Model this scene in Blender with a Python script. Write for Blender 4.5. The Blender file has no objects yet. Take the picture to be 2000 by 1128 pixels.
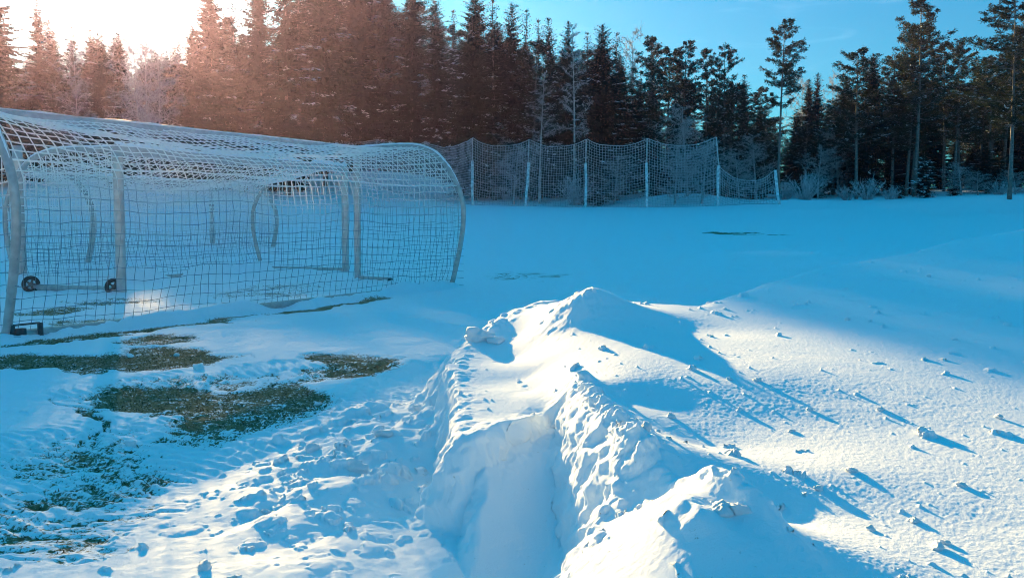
import bpy, math, random
import numpy as np
S = bpy.context.scene
COL = S.collection
R = math.radians
rng = np.random.default_rng(7)
random.seed(7)

# ------------------------------------------------------------------ camera, sky, sun, exposure
FPX = 1915.0                       # focal length in photo pixels (photo 2000 wide)
EYE = 1.157
PITCH = math.atan((564 - 427) / FPX)
cam_d = bpy.data.cameras.new("camera")
cam = bpy.data.objects.new("camera", cam_d)
COL.objects.link(cam)
cam_d.sensor_width = 36
cam_d.lens = 36 * FPX / 2000
cam_d.clip_start = 0.05
cam_d.clip_end = 2000
cam.location = (0, 0, EYE)
cam.rotation_euler = (math.pi / 2 - PITCH, 0, 0)
S.camera = cam

AZ = R(21.0)                       # sun left of +Y
EL = R(11.0)
TAN = math.tan(EL)
SUN = np.array([-math.sin(AZ) * math.cos(EL), math.cos(AZ) * math.cos(EL), math.sin(EL)])
W = bpy.data.worlds.new("World")
S.world = W
W.use_nodes = True
wn, wl = W.node_tree.nodes, W.node_tree.links
wn.clear()
w_out = wn.new("ShaderNodeOutputWorld")
w_bg = wn.new("ShaderNodeBackground")
sky = wn.new("ShaderNodeTexSky")
sky.sky_type = 'NISHITA'
sky.sun_disc = False
sky.sun_elevation = EL
sky.sun_rotation = -AZ
sky.air_density = 1.0
sky.dust_density = 0.7
sky.ozone_density = 2.0
w_bg.inputs['Strength'].default_value = 0.054
w_tc = wn.new("ShaderNodeTexCoord")
w_sep = wn.new("ShaderNodeSeparateXYZ")
wl.new(w_tc.outputs['Generated'], w_sep.inputs[0])
# deep winter blue: the sky is bluer towards the zenith
w_ramp = wn.new("ShaderNodeValToRGB")
cr = w_ramp.color_ramp
cr.elements[0].position = 0.0
cr.elements[0].color = (0.06, 0.405, 0.60, 1)
cr.elements[1].position = 0.7
cr.elements[1].color = (0.0, 1.22, 1.44, 1)
e = cr.elements.new(0.25)
e.color = (0.048, 0.46, 0.67, 1)
e = cr.elements.new(0.45)
e.color = (0.0, 1.02, 1.19, 1)
wl.new(w_sep.outputs['Z'], w_ramp.inputs['Fac'])
w_mul = wn.new("ShaderNodeMix")
w_mul.data_type = 'RGBA'
w_mul.blend_type = 'MULTIPLY'
w_mul.inputs['Factor'].default_value = 1
wl.new(sky.outputs['Color'], w_mul.inputs['A'])
wl.new(w_ramp.outputs['Color'], w_mul.inputs['B'])
# solar aureole of the sky
w_dot = wn.new("ShaderNodeVectorMath")
w_dot.operation = 'DOT_PRODUCT'
w_dot.inputs[1].default_value = tuple(SUN)
wl.new(w_tc.outputs['Generated'], w_dot.inputs[0])
w_clamp = wn.new("ShaderNodeMath")
w_clamp.operation = 'MAXIMUM'
w_clamp.inputs[1].default_value = 0
wl.new(w_dot.outputs['Value'], w_clamp.inputs[0])


def aureole(power, gain, col):
    p = wn.new("ShaderNodeMath")
    p.operation = 'POWER'
    p.inputs[1].default_value = power
    wl.new(w_clamp.outputs[0], p.inputs[0])
    m = wn.new("ShaderNodeVectorMath")
    m.operation = 'SCALE'
    m.inputs[0].default_value = tuple(c * gain for c in col)
    wl.new(p.outputs[0], m.inputs['Scale'])
    return m.outputs[0]


def vadd(a, b):
    m = wn.new("ShaderNodeVectorMath")
    m.operation = 'ADD'
    wl.new(a, m.inputs[0])
    wl.new(b, m.inputs[1])
    return m.outputs[0]


glow = vadd(aureole(420, 34, (1.0, 0.88, 0.72)), aureole(30, .3, (1.0, 0.9, 0.8)))
# thin cirrus
w_map = wn.new("ShaderNodeMapping")
w_map.inputs['Scale'].default_value = (5, 5, 26)
w_map.inputs['Rotation'].default_value = (0, R(-8), 0)
wl.new(w_tc.outputs['Generated'], w_map.inputs['Vector'])
w_no = wn.new("ShaderNodeTexNoise")
w_no.inputs['Scale'].default_value = 1.6
w_no.inputs['Detail'].default_value = 6
w_no.inputs['Distortion'].default_value = 0.8
wl.new(w_map.outputs[0], w_no.inputs['Vector'])
w_mr = wn.new("ShaderNodeMapRange")
w_mr.inputs['From Min'].default_value = 0.58
w_mr.inputs['From Max'].default_value = 0.8
w_mr.inputs['To Max'].default_value = 0.6
wl.new(w_no.outputs['Fac'], w_mr.inputs['Value'])
w_cl = wn.new("ShaderNodeVectorMath")
w_cl.operation = 'SCALE'
w_cl.inputs[0].default_value = (0.95, 1, 1)
wl.new(w_mr.outputs[0], w_cl.inputs['Scale'])
tot = vadd(vadd(w_mul.outputs['Result'], glow), w_cl.outputs[0])
wl.new(tot, w_bg.inputs['Color'])
wl.new(w_bg.outputs[0], w_out.inputs['Surface'])

sun_d = bpy.data.lights.new("sun", 'SUN')
sun_d.energy = 5.0
sun_d.angle = R(0.55)
sun_d.color = (1.0, 0.66, 0.26)
sun_o = bpy.data.objects.new("sun", sun_d)
COL.objects.link(sun_o)
sun_o.location = (-20, 50, 30)
sun_o.rotation_euler = (math.pi / 2 - EL, 0, math.pi + AZ)

S.view_settings.view_transform = 'Standard'
S.view_settings.look = 'None'
S.view_settings.exposure = 2.12
S.view_settings.gamma = 1
S.cycles.use_denoising = True
S.cycles.filter_width = 1.0
S.cycles.max_bounces = 6
S.cycles.diffuse_bounces = 3
S.cycles.glossy_bounces = 2
S.cycles.volume_bounces = 0
S.cycles.sample_clamp_indirect = 6


# ------------------------------------------------------------------ helpers
def ray(px, py):
    a = (px - 1000) / FPX
    b = (564 - py) / FPX
    cp, sp = math.cos(PITCH), math.sin(PITCH)
    return np.array([a, cp + b * sp, -sp + b * cp])


def at_depth(px, py, d):
    v = ray(px, py)
    return v * (d / v[1]) + np.array([0, 0, EYE])


def at_height(px, py, z):
    v = ray(px, py)
    return v * ((z - EYE) / v[2]) + np.array([0, 0, EYE])


def hsh(ix, iy, seed):
    h = (ix.astype(np.int64) * 374761393 + iy.astype(np.int64) * 668265263 + seed * 982451653) & 0xFFFFFFFF
    h = ((h ^ (h >> 13)) * 1274126177) & 0xFFFFFFFF
    h = h ^ (h >> 16)
    return (h & 0xFFFFFF).astype(np.float64) / 0xFFFFFF


def noise(x, y, seed=0):
    ix, iy = np.floor(x), np.floor(y)
    fx, fy = x - ix, y - iy
    u = fx * fx * fx * (fx * (fx * 6 - 15) + 10)
    v = fy * fy * fy * (fy * (fy * 6 - 15) + 10)
    a, b = hsh(ix, iy, seed), hsh(ix + 1, iy, seed)
    c, d = hsh(ix, iy + 1, seed), hsh(ix + 1, iy + 1, seed)
    return (a + (b - a) * u) * (1 - v) + (c + (d - c) * u) * v - 0.5      # -.5 .. .5


def fbm(x, y, sc, octv=4, seed=0, gain=0.5):
    s, amp, f, n = 0, 1.0, 1.0 / sc, 0
    for k in range(octv):
        ca, sa = math.cos(k * 1.1 + seed), math.sin(k * 1.1 + seed)
        s = s + amp * noise((x * ca - y * sa) * f, (x * sa + y * ca) * f, seed + k * 17)
        n += amp
        amp *= gain
        f *= 2.03
    return s * 2 / n                                                        # about -1 .. 1


def lumps(x, y, cell, seed, keep, rmin, rmax):
    """bumps: one rounded clod per kept cell, returns height"""
    cx, cy = np.floor(x / cell), np.floor(y / cell)
    out = np.zeros_like(x)
    for i in (-1, 0, 1):
        for j in (-1, 0, 1):
            gx, gy = cx + i, cy + j
            k = hsh(gx, gy, seed) < keep
            px = (gx + hsh(gx, gy, seed + 1)) * cell
            py = (gy + hsh(gx, gy, seed + 2)) * cell
            rr = rmin + (rmax - rmin) * hsh(gx, gy, seed + 3) ** 2.5
            q = 1 - ((x - px) ** 2 + (y - py) ** 2) / (rr * rr)
            b = np.where(k & (q > 0), rr * np.sqrt(np.maximum(q, 0)) * (0.55 + 0.6 * hsh(gx, gy, seed + 4)), 0)
            out = np.maximum(out, b)
    return out


def sstep(x, a, b):
    t = np.clip((x - a) / (b - a), 0, 1)
    return t * t * (3 - 2 * t)


def link(name, me, mat=None, parent=None):
    o = bpy.data.objects.new(name, me)
    COL.objects.link(o)
    if mat:
        for m in (mat if isinstance(mat, (list, tuple)) else [mat]):
            me.materials.append(m)
    if parent:
        o.parent = parent
    return o


def mesh_np(name, verts, quads=None, tris=None, smooth=False, mat_idx=None):
    """fast mesh from numpy arrays"""
    me = bpy.data.meshes.new(name)
    verts = np.asarray(verts, dtype=np.float32)
    nq = 0 if quads is None else len(quads)
    nt = 0 if tris is None else len(tris)
    me.vertices.add(len(verts))
    me.vertices.foreach_set("co", verts.ravel())
    li = []
    if nq:
        li.append(np.asarray(quads, dtype=np.int32).ravel())
    if nt:
        li.append(np.asarray(tris, dtype=np.int32).ravel())
    loops = np.concatenate(li)
    me.loops.add(len(loops))
    me.loops.foreach_set("vertex_index", loops)
    me.polygons.add(nq + nt)
    start = np.concatenate([np.arange(nq) * 4, nq * 4 + np.arange(nt) * 3]).astype(np.int32)
    me.polygons.foreach_set("loop_start", start)
    if smooth:
        me.polygons.foreach_set("use_smooth", np.ones(nq + nt, dtype=bool))
    if mat_idx is not None:
        me.polygons.foreach_set("material_index", np.asarray(mat_idx, dtype=np.int32))
    me.update(calc_edges=True)
    return me


def tag(o, label=None, cat=None, group=None, kind=None):
    if label:
        o['label'] = label
    if cat:
        o['category'] = cat
    if group:
        o['group'] = group
    if kind:
        o['kind'] = kind
    return o


def empty(name, loc, rz=0.0):
    o = bpy.data.objects.new(name, None)
    o.empty_display_size = 0.3
    COL.objects.link(o)
    o.location = loc
    o.rotation_euler = (0, 0, rz)
    return o


def prisms(P0, P1, r0, r1=None, n=3):
    """independent n-sided prisms for many segments; returns verts, quads"""
    P0, P1 = np.asarray(P0, float), np.asarray(P1, float)
    N = len(P0)
    r0 = np.broadcast_to(np.asarray(r0, float), (N,))
    r1 = r0 if r1 is None else np.broadcast_to(np.asarray(r1, float), (N,))
    d = P1 - P0
    d /= np.maximum(np.linalg.norm(d, axis=1, keepdims=True), 1e-9)
    ref = np.where(np.abs(d[:, 2:3]) < 0.9, np.array([[0, 0, 1.0]]), np.array([[1.0, 0, 0]]))
    a = np.cross(d, ref)
    a /= np.maximum(np.linalg.norm(a, axis=1, keepdims=True), 1e-9)
    b = np.cross(d, a)
    V = np.zeros((N, 2 * n, 3))
    for k in range(n):
        t = 2 * math.pi * k / n
        off = a * math.cos(t) + b * math.sin(t)
        V[:, k] = P0 + off * r0[:, None]
        V[:, n + k] = P1 + off * r1[:, None]
    base = (np.arange(N) * 2 * n)[:, None]
    Q = []
    for k in range(n):
        k2 = (k + 1) % n
        Q.append(base + np.array([[k, k2, n + k2, n + k]]))
    return V.reshape(-1, 3), np.concatenate(Q)


def tube(path, rad, n=12, rz=None, jitter=0.0, seed=1, caps=True):
    """smooth swept tube along a polyline; rad scalar or list; rz = second (vertical-ish) radius"""
    P = np.asarray(path, float)
    N = len(P)
    rad = np.broadcast_to(np.asarray(rad, float), (N,))
    rz = rad if rz is None else np.broadcast_to(np.asarray(rz, float), (N,))
    T = np.gradient(P, axis=0)
    T /= np.linalg.norm(T, axis=1, keepdims=True)
    g = np.random.default_rng(seed)
    V, Q = [], []
    a = None
    for i in range(N):
        if a is None:
            ref = np.array([0, 0, 1.0]) if abs(T[i, 2]) < 0.9 else np.array([1.0, 0, 0])
            a = np.cross(T[i], ref)
        else:
            a = a - T[i] * a.dot(T[i])
        a /= np.linalg.norm(a)
        b = np.cross(a, T[i])
        for k in range(n):
            t = 2 * math.pi * k / n
            j = 1 + jitter * g.normal()
            V.append(P[i] + (a * math.cos(t) * rad[i] + b * math.sin(t) * rz[i]) * j)
    for i in range(N - 1):
        for k in range(n):
            k2 = (k + 1) % n
            Q.append((i * n + k, i * n + k2, (i + 1) * n + k2, (i + 1) * n + k))
    T3 = []
    if caps:
        V.append(P[0]); V.append(P[-1])
        c0, c1 = len(V) - 2, len(V) - 1
        for k in range(n):
            k2 = (k + 1) % n
            T3.append((c0, k2, k))
            T3.append((c1, (N - 1) * n + k, (N - 1) * n + k2))
    return np.array(V), np.array(Q), np.array(T3) if T3 else None


def spline(pts, n):
    """Catmull-Rom through points"""
    P = np.asarray(pts, float)
    P = np.vstack([2 * P[0] - P[1], P, 2 * P[-1] - P[-2]])
    out = []
    m = len(P) - 3
    for t in np.linspace(0, m - 1e-6, n):
        i = int(t)
        u = t - i
        p0, p1, p2, p3 = P[i], P[i + 1], P[i + 2], P[i + 3]
        out.append(0.5 * (2 * p1 + (p2 - p0) * u + (2 * p0 - 5 * p1 + 4 * p2 - p3) * u * u + (3 * p1 - p0 - 3 * p2 + p3) * u ** 3))
    return np.array(out)


class Buf:
    """collects geometry pieces for ONE mesh object"""
    def __init__(self):
        self.v, self.q, self.t, self.n = [], [], [], 0

    def add(self, V, Q=None, T=None):
        if Q is not None and len(Q):
            self.q.append(np.asarray(Q) + self.n)
        if T is not None and len(T):
            self.t.append(np.asarray(T) + self.n)
        self.v.append(np.asarray(V, float))
        self.n += len(V)

    def build(self, name, mat, parent=None, smooth=False, origin=(0, 0, 0)):
        V = np.concatenate(self.v) - np.asarray(origin, float)
        q = np.concatenate(self.q) if self.q else None
        t = np.concatenate(self.t) if self.t else None
        return link(name, mesh_np(name, V, q, t, smooth), mat, parent)


def box(c, ax, ay, az):
    c, ax, ay, az = (np.asarray(k, float) for k in (c, ax, ay, az))
    V = [c + sx * ax + sy * ay + sz * az for sx in (-1, 1) for sy in (-1, 1) for sz in (-1, 1)]
    Q = [(0, 1, 3, 2), (4, 6, 7, 5), (0, 4, 5, 1), (2, 3, 7, 6), (0, 2, 6, 4), (1, 5, 7, 3)]
    return np.array(V), np.array(Q)


# ------------------------------------------------------------------ materials
def mat_new(name):
    m = bpy.data.materials.new(name)
    m.use_nodes = True
    n = m.node_tree.nodes
    return m, n, m.node_tree.links, n['Principled BSDF']


def tex(n, l, scale, detail=3, rough=0.5, coord='Object', vec=None):
    t = n.new("ShaderNodeTexNoise")
    t.inputs['Scale'].default_value = scale
    t.inputs['Detail'].default_value = detail
    t.inputs['Roughness'].default_value = rough
    if vec is None:
        c = n.new("ShaderNodeTexCoord")
        vec = c.outputs[coord]
    l.new(vec, t.inputs['Vector'])
    return t


def simple(name, colA, colB, scale=4.0, rough=0.6, metal=0.0, bump=0.0, bscale=40, detail=4):
    m, n, l, p = mat_new(name)
    t = tex(n, l, scale, detail)
    r = n.new("ShaderNodeValToRGB")
    r.color_ramp.elements[0].position = 0.35
    r.color_ramp.elements[1].position = 0.65
    r.color_ramp.elements[0].color = (*colA, 1)
    r.color_ramp.elements[1].color = (*colB, 1)
    l.new(t.outputs['Fac'], r.inputs['Fac'])
    l.new(r.outputs['Color'], p.inputs['Base Color'])
    p.inputs['Roughness'].default_value = rough
    p.inputs['Metallic'].default_value = metal
    if bump:
        b = n.new("ShaderNodeBump")
        b.inputs['Strength'].default_value = bump
        b.inputs['Distance'].default_value = 0.01
        t2 = tex(n, l, bscale, 4)
        l.new(t2.outputs['Fac'], b.inputs['Height'])
        l.new(b.outputs['Normal'], p.inputs['Normal'])
    return m


SNOW_A, SNOW_B = (0.80, 0.87, 0.92), (0.86, 0.91, 0.94)


def snow_material():
    m, n, l, p = mat_new("snow")
    big = tex(n, l, 3.0, 5, 0.6)
    r = n.new("ShaderNodeValToRGB")
    r.color_ramp.elements[0].color = (*SNOW_A, 1)
    r.color_ramp.elements[1].color = (*SNOW_B, 1)
    l.new(big.outputs['Fac'], r.inputs['Fac'])
    p.inputs['Roughness'].default_value = 0.75
    # bare artificial turf where the snow is scraped off (attribute carries where; it also darkens the crust hollow)
    at = n.new("ShaderNodeAttribute")
    at.attribute_name = "turf"
    tn = tex(n, l, 55.0, 4, 0.7)
    ad = n.new("ShaderNodeMath")
    ad.operation = 'ADD'
    l.new(at.outputs['Fac'], ad.inputs[0])
    sc = n.new("ShaderNodeMath")
    sc.operation = 'MULTIPLY_ADD'
    sc.inputs[1].default_value = 2.8
    sc.inputs[2].default_value = -1.48
    l.new(tn.outputs['Fac'], sc.inputs[0])
    l.new(sc.outputs[0], ad.inputs[1])
    th = n.new("ShaderNodeMapRange")
    th.inputs['From Min'].default_value = 0.40
    th.inputs['From Max'].default_value = 0.66
    l.new(ad.outputs[0], th.inputs['Value'])
    tc = n.new("ShaderNodeValToRGB")
    tc.color_ramp.elements[0].position = 0.3
    tc.color_ramp.elements[1].position = 0.7
    tc.color_ramp.elements[0].color = (0.09, 0.078, 0.042, 1)
    tc.color_ramp.elements[1].color = (0.29, 0.245, 0.13, 1)
    tn2 = tex(n, l, 22.0, 6, 0.7)
    l.new(tn2.outputs['Fac'], tc.inputs['Fac'])
    mx = n.new("ShaderNodeMix")
    mx.data_type = 'RGBA'
    l.new(th.outputs[0], mx.inputs['Factor'])
    l.new(r.outputs['Color'], mx.inputs['A'])
    l.new(tc.outputs['Color'], mx.inputs['B'])
    l.new(mx.outputs['Result'], p.inputs['Base Color'])
    sp = n.new("ShaderNodeMapRange")
    sp.inputs['To Min'].default_value = 0.10
    sp.inputs['To Max'].default_value = 0.0
    l.new(th.outputs[0], sp.inputs['Value'])
    l.new(sp.outputs[0], p.inputs['Specular IOR Level'])
    # crystals
    f1 = tex(n, l, 190.0, 5, 0.65)
    f2 = tex(n, l, 42.0, 4, 0.6)
    s1 = n.new("ShaderNodeMath")
    s1.operation = 'MULTIPLY_ADD'
    s1.inputs[1].default_value = 0.6
    l.new(f1.outputs['Fac'], s1.inputs[0])
    f2s = n.new("ShaderNodeMath")
    f2s.operation = 'MULTIPLY'
    f2s.inputs[1].default_value = 0.14
    l.new(f2.outputs['Fac'], f2s.inputs[0])
    l.new(f2s.outputs[0], s1.inputs[2])
    b = n.new("ShaderNodeBump")
    b.inputs['Strength'].default_value = 0.75
    b.inputs['Distance'].default_value = 0.005
    l.new(s1.outputs[0], b.inputs['Height'])
    l.new(b.outputs['Normal'], p.inputs['Normal'])
    return m


M_SNOW = snow_material()
M_SNOWP = simple("snow_clump", SNOW_A, SNOW_B, 6, 0.6, bump=0.5, bscale=60)
M_TREESNOW = simple("tree_snow", (0.78, 0.84, 0.9), (0.86, 0.9, 0.93), 3, 0.7)
M_ALU = simple("frosted_aluminium", (0.42, 0.41, 0.40), (0.56, 0.56, 0.55), 9, 0.36, 0.6, bump=0.15, bscale=70)
M_ALUD = simple("dull_aluminium", (0.36, 0.37, 0.36), (0.50, 0.50, 0.48), 12, 0.45, 0.5, bump=0.15, bscale=80)
M_FROSTNET = simple("frosted_cord", (0.80, 0.80, 0.78), (0.92, 0.92, 0.9), 30, 0.7)
M_CORD = simple("bare_cord", (0.10, 0.17, 0.20), (0.2, 0.29, 0.33), 30, 0.7)
M_FENCENET = simple("fence_cord", (0.42, 0.46, 0.50), (0.6, 0.64, 0.68), 3, 0.7)
M_RUBBER = simple("rubber", (0.015, 0.015, 0.016), (0.04, 0.04, 0.04), 20, 0.7, bump=0.3)
M_HUB = simple("wheel_hub", (0.10, 0.07, 0.06), (0.2, 0.15, 0.13), 20, 0.5)
M_BLACK = simple("dark_bracket", (0.03, 0.03, 0.035), (0.07, 0.07, 0.075), 20, 0.5)
M_POST = simple("snowy_post", (0.42, 0.47, 0.5), (0.85, 0.88, 0.9), 7, 0.7, bump=0.4, bscale=20)
M_POLE = simple("pole_grey", (0.35, 0.37, 0.38), (0.6, 0.62, 0.63), 7, 0.6)
M_BARK = simple("pine_bark", (0.10, 0.085, 0.075), (0.22, 0.19, 0.17), 6, 0.85, bump=0.6, bscale=25)
M_BIRCH = simple("birch_bark", (0.30, 0.29, 0.28), (0.62, 0.6, 0.58), 5, 0.8, bump=0.3, bscale=20)
M_TWIG = simple("frosty_twig", (0.28, 0.27, 0.27), (0.52, 0.52, 0.53), 4, 0.8)
M_SHRUB = simple("frosty_shrub", (0.30, 0.31, 0.33), (0.66, 0.68, 0.7), 3, 0.8)


def foliage(name, c1, c2, trans):
    m = bpy.data.materials.new(name)
    m.use_nodes = True
    n, l = m.node_tree.nodes, m.node_tree.links
    n.clear()
    out = n.new("ShaderNodeOutputMaterial")
    oi = n.new("ShaderNodeObjectInfo")
    t = tex(n, l, 0.9, 4, 0.6)
    ad = n.new("ShaderNodeMath")
    ad.operation = 'MULTIPLY_ADD'
    ad.inputs[1].default_value = 0.35
    l.new(oi.outputs['Random'], ad.inputs[0])
    l.new(t.outputs['Fac'], ad.inputs[2])
    r = n.new("ShaderNodeValToRGB")
    r.color_ramp.elements[0].position = 0.4
    r.color_ramp.elements[1].position = 0.95
    r.color_ramp.elements[0].color = (*c1, 1)
    r.color_ramp.elements[1].color = (*c2, 1)
    l.new(ad.outputs[0], r.inputs['Fac'])
    d = n.new("ShaderNodeBsdfDiffuse")
    tr = n.new("ShaderNodeBsdfTranslucent")
    mx = n.new("ShaderNodeMixShader")
    mx.inputs['Fac'].default_value = trans
    l.new(r.outputs['Color'], d.inputs['Color'])
    l.new(r.outputs['Color'], tr.inputs['Color'])
    l.new(d.outputs[0], mx.inputs[1])
    l.new(tr.outputs[0], mx.inputs[2])
    l.new(mx.outputs[0], out.inputs['Surface'])
    return m


M_SPRUCE = foliage("spruce_needles", (0.013, 0.022, 0.015), (0.036, 0.048, 0.030), 0.15)
M_PINE = foliage("pine_needles", (0.018, 0.029, 0.017), (0.052, 0.064, 0.034), 0.2)
M_GRASS = foliage("turf_blades", (0.018, 0.018, 0.009), (0.055, 0.052, 0.028), 0.25)



def net_material():
    """dark cord below, thick with hoar frost higher up"""
    m, n, l, p = mat_new("net_cord")
    at = n.new("ShaderNodeAttribute")
    at.attribute_name = "frost"
    mx = n.new("ShaderNodeMix")
    mx.data_type = 'RGBA'
    mx.inputs['A'].default_value = (0.13, 0.21, 0.25, 1)
    mx.inputs['B'].default_value = (0.88, 0.88, 0.86, 1)
    l.new(at.outputs['Fac'], mx.inputs['Factor'])
    l.new(mx.outputs['Result'], p.inputs['Base Color'])
    p.inputs['Roughness'].default_value = 0.7
    return m


M_NET = net_material()

# ------------------------------------------------------------------ ground shape
CA, SA = math.cos(AZ), math.sin(AZ)


def s_of(x, y):
    return -x * SA + y * CA


def u_of(x, y):
    return x * CA + y * SA


POLY = np.array([(0.06, 0.6), (0.12, 1.3), (0.14, 2.28), (0.16, 2.45), (0.195, 2.66), (0.30, 2.80), (0.335, 2.97),
                 (0.315, 3.25), (0.285, 3.6), (0.24, 3.95), (0.15, 3.97), (0.0, 3.83), (-0.10, 3.73), (-0.165, 3.66), (-0.20, 3.8),
                 (-0.235, 4.2), (-0.27, 4.7), (-0.29, 4.95), (-0.27, 5.3), (-0.22, 5.62), (-0.05, 6.0), (0.22, 6.3),
                 (0.62, 6.30), (0.95, 6.05), (1.25, 6.0), (2.0, 7.2), (2.8, 8.4), (4.2, 9.9), (7.8, 14.5), (14, 22),
                 (40, 34), (40, -40), (0.06, -40), (0.03, 0)])


def poly_sd(x, y):
    """signed distance, positive inside"""
    d2 = np.full(x.shape, 1e9)
    inside = np.zeros(x.shape, bool)
    n = len(POLY)
    for i in range(n):
        ax, ay = POLY[i]
        bx, by = POLY[(i + 1) % n]
        ex, ey = bx - ax, by - ay
        t = np.clip(((x - ax) * ex + (y - ay) * ey) / (ex * ex + ey * ey), 0, 1)
        d2 = np.minimum(d2, (x - ax - t * ex) ** 2 + (y - ay - t * ey) ** 2)
        c = (ay > y) != (by > y)
        if ey != 0:
            inside ^= c & (x < (y - ay) / ey * ex + ax)
    d = np.sqrt(d2)
    return np.where(inside, d, -d)


ABS = [  # surface points of the pile, absolute heights
    (-.268, 4.87, .40), (-.175, 3.68, .345), (.149, 3.97, .362), (.10, 4.4, .385), (0, 4.4, .380), (-.10, 4.0, .36), (.04, 4.0, .361), (.08, 4.7, .40),
    (-.22, 4.3, .373), (-.26, 5.2, .412), (.05, 5.2, .435), (0, 5.5, .47), (.15, 4.8, .455), (.43, 4.75, .545), (.27, 5.0, .53),
    (.216, 4.35, .452), (.248, 3.95, .465), (.317, 3.53, .478), (.415, 3.16, .468), (.432, 2.87, .435), (.405, 2.68, .37),
    (.25, 4.6, .475), (.42, 5.4, .73), (.30, 5.55, .69), (.12, 5.85, .60), (.06, 5.6, .52), (-.215, 5.5, .435),
    (.27, 2.55, .34), (.166, 2.45, .262), (.14, 2.3, .25), (.19, 2.68, .27), (.30, 2.80, .345), (.45, 2.5, .447), (.42, 2.25, .41)]
REL = [  # height over the even slope of the bank
    (.6, 4.1, 0), (.9, 5.3, 0), (.75, 5.0, .02), (.6, 5.85, .03), (.42, 6.2, -.02), (.62, 3.3, -.05), (.5, 3.8, -.03),
    (1, 3, -.04), (1, 4, .0), (.84, 4.29, .004), (.98, 4.2, .012), (.8, 4.6, .01), (1.2, 5, 0), (2, 4, 0), (2, 6, 0), (3, 5, 0), (1, 2.4, -.05), (.8, 2, -.05), (.68, 2.7, -.06), (.6, 1.5, -.04),
    (4, 8, 0), (1.5, 6, 0), (3, 8, 0), (5, 10, 0), (2, 2, 0), (4, 4, 0), (0.2, 1.2, -.08), (6, 13, 0)]
CTRL = np.array([(x, y, z - (0.2195 + 0.077 * s_of(x, y))) for x, y, z in ABS] + REL)


def tps_fit(P, z, lam=1e-4):
    n = len(P)
    d = np.linalg.norm(P[:, None] - P[None], axis=2)
    K = np.where(d > 0, d * d * np.log(np.maximum(d, 1e-9)), 0) + lam * np.eye(n)
    A = np.zeros((n + 3, n + 3))
    A[:n, :n] = K
    A[:n, n] = 1
    A[:n, n + 1:] = P
    A[n, :n] = 1
    A[n + 1:, :n] = P.T
    return np.linalg.solve(A, np.concatenate([z, np.zeros(3)]))


TPS = tps_fit(CTRL[:, :2], CTRL[:, 2])


def tps(x, y):
    out = TPS[-3] + TPS[-2] * x + TPS[-1] * y
    for i, (cx, cy, _) in enumerate(CTRL):
        d2 = (x - cx) ** 2 + (y - cy) ** 2
        out = out + TPS[i] * 0.5 * d2 * np.log(np.maximum(d2, 1e-12))
    return out


def upper(x, y):
    s = np.minimum(s_of(x, y), 16)
    z = 0.2195 + 0.077 * s
    near = (np.hypot(x - 0.5, y - 4) < 5)
    d = np.zeros_like(x)
    if near.any():
        f = 1 - sstep(np.hypot(x[near] - 0.5, y[near] - 4), 2.6, 4.8)
        d[near] = np.clip(tps(x[near], y[near]), -.3, .3) * f
    z = z + d
    z = z + 0.035 * np.exp(-((x - .42) ** 2 + (y - 5.4) ** 2) / .03)
    z = z + 0.05 * np.exp(-((x - 5.2) / 1.6) ** 2 - ((y - 11) / 1.2) ** 2)
    return z


def seg_dist(x, y, a, b):
    ax, ay = a[:2]
    ex, ey = b[0] - ax, b[1] - ay
    t = np.clip(((x - ax) * ex + (y - ay) * ey) / (ex * ex + ey * ey), 0, 1)
    return np.hypot(x - ax - t * ex, y - ay - t * ey), t


# goal layout on the field (metres)
GA_RP = np.array([-2.77, 17.6, 0]); GA_RR = np.array([-1.01, 16.4, 0])
GA_RL = np.array([-4.77, 9.19, 0]); GA_LP = GA_RP + (GA_RL - GA_RR)
GB_RP = np.array([-3.48, 20.5, 0]); GB_LP = np.array([-5.87, 14.7, 0])
GB_RR = np.array([-5.42, 21.3, 0]); GB_LR = np.array([-7.81, 15.5, 0])
GC_LR = np.array([-9.3, 21.4, 0]); GC_RR = np.array([-7.0, 28.4, 0])
GC_LP = GC_LR + np.array([-1.9, .75, 0]); GC_RP = GC_RR + np.array([-1.9, .75, 0])

# ridges of snow lying over the ground bars: a, b, height, half-width
RIDGES = [(GA_RR, GA_RL, .15, .17), (GB_LP, GB_LR, .04, .14), (GB_RP, GB_RR, .02, .10), (GB_RR, GB_LR, .24, .3), (GC_LR, GC_RR, .22, .35),
          (GA_RP, GA_RP + .36 * (GA_RR - GA_RP), .07, .10)]


def lower(x, y):
    r = np.hypot(x, y)
    z = 2.1 * np.clip((r - 18) / 45, 0, 1.5) ** 1.3
    z = z + 1.7 * np.exp(-((x + 11) / 8) ** 2 - ((y - 82) / 9) ** 2) + 1.6 * sstep(-x, 8, 40) * sstep(y, 40, 70)
    z = z + .35 * np.exp(-((x - 28) / 9) ** 2 - ((y - 57) / 6) ** 2) + .3 * np.exp(-((x - 16) / 3) ** 2 - ((y - 57) / 3) ** 2)
    z = z + .6 * np.exp(-((x - 11) / 3.5) ** 2 - ((y - 63) / 2.2) ** 2) + .25 * np.exp(-((x - 24) / 5) ** 2 - ((y - 52) / 2.5) ** 2)
    z = z + .5 * np.exp(-((x - 7.5) / 5) ** 2 - ((y - 19) / 6) ** 2)
    z = z + (.30 * np.exp(-((y - 49 - .06 * x) / 1.6) ** 2) - .15 * np.exp(-((y - 45 - .06 * x) / 2.0) ** 2)) * sstep(x, 8, 16) * (.6 + .8 * noise(x * .2, y * .1, 8))
    z = z + .05 * fbm(x, y, 9, 3, 5) * sstep(r, 8, 25) + .02 * fbm(x, y, 2.5, 3, 6) + .022 * fbm(x * .45 + .2 * y, y, 1.3, 3, 9) * sstep(r, 10, 20) * (1 - sstep(r, 60, 80))
    return z


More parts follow.
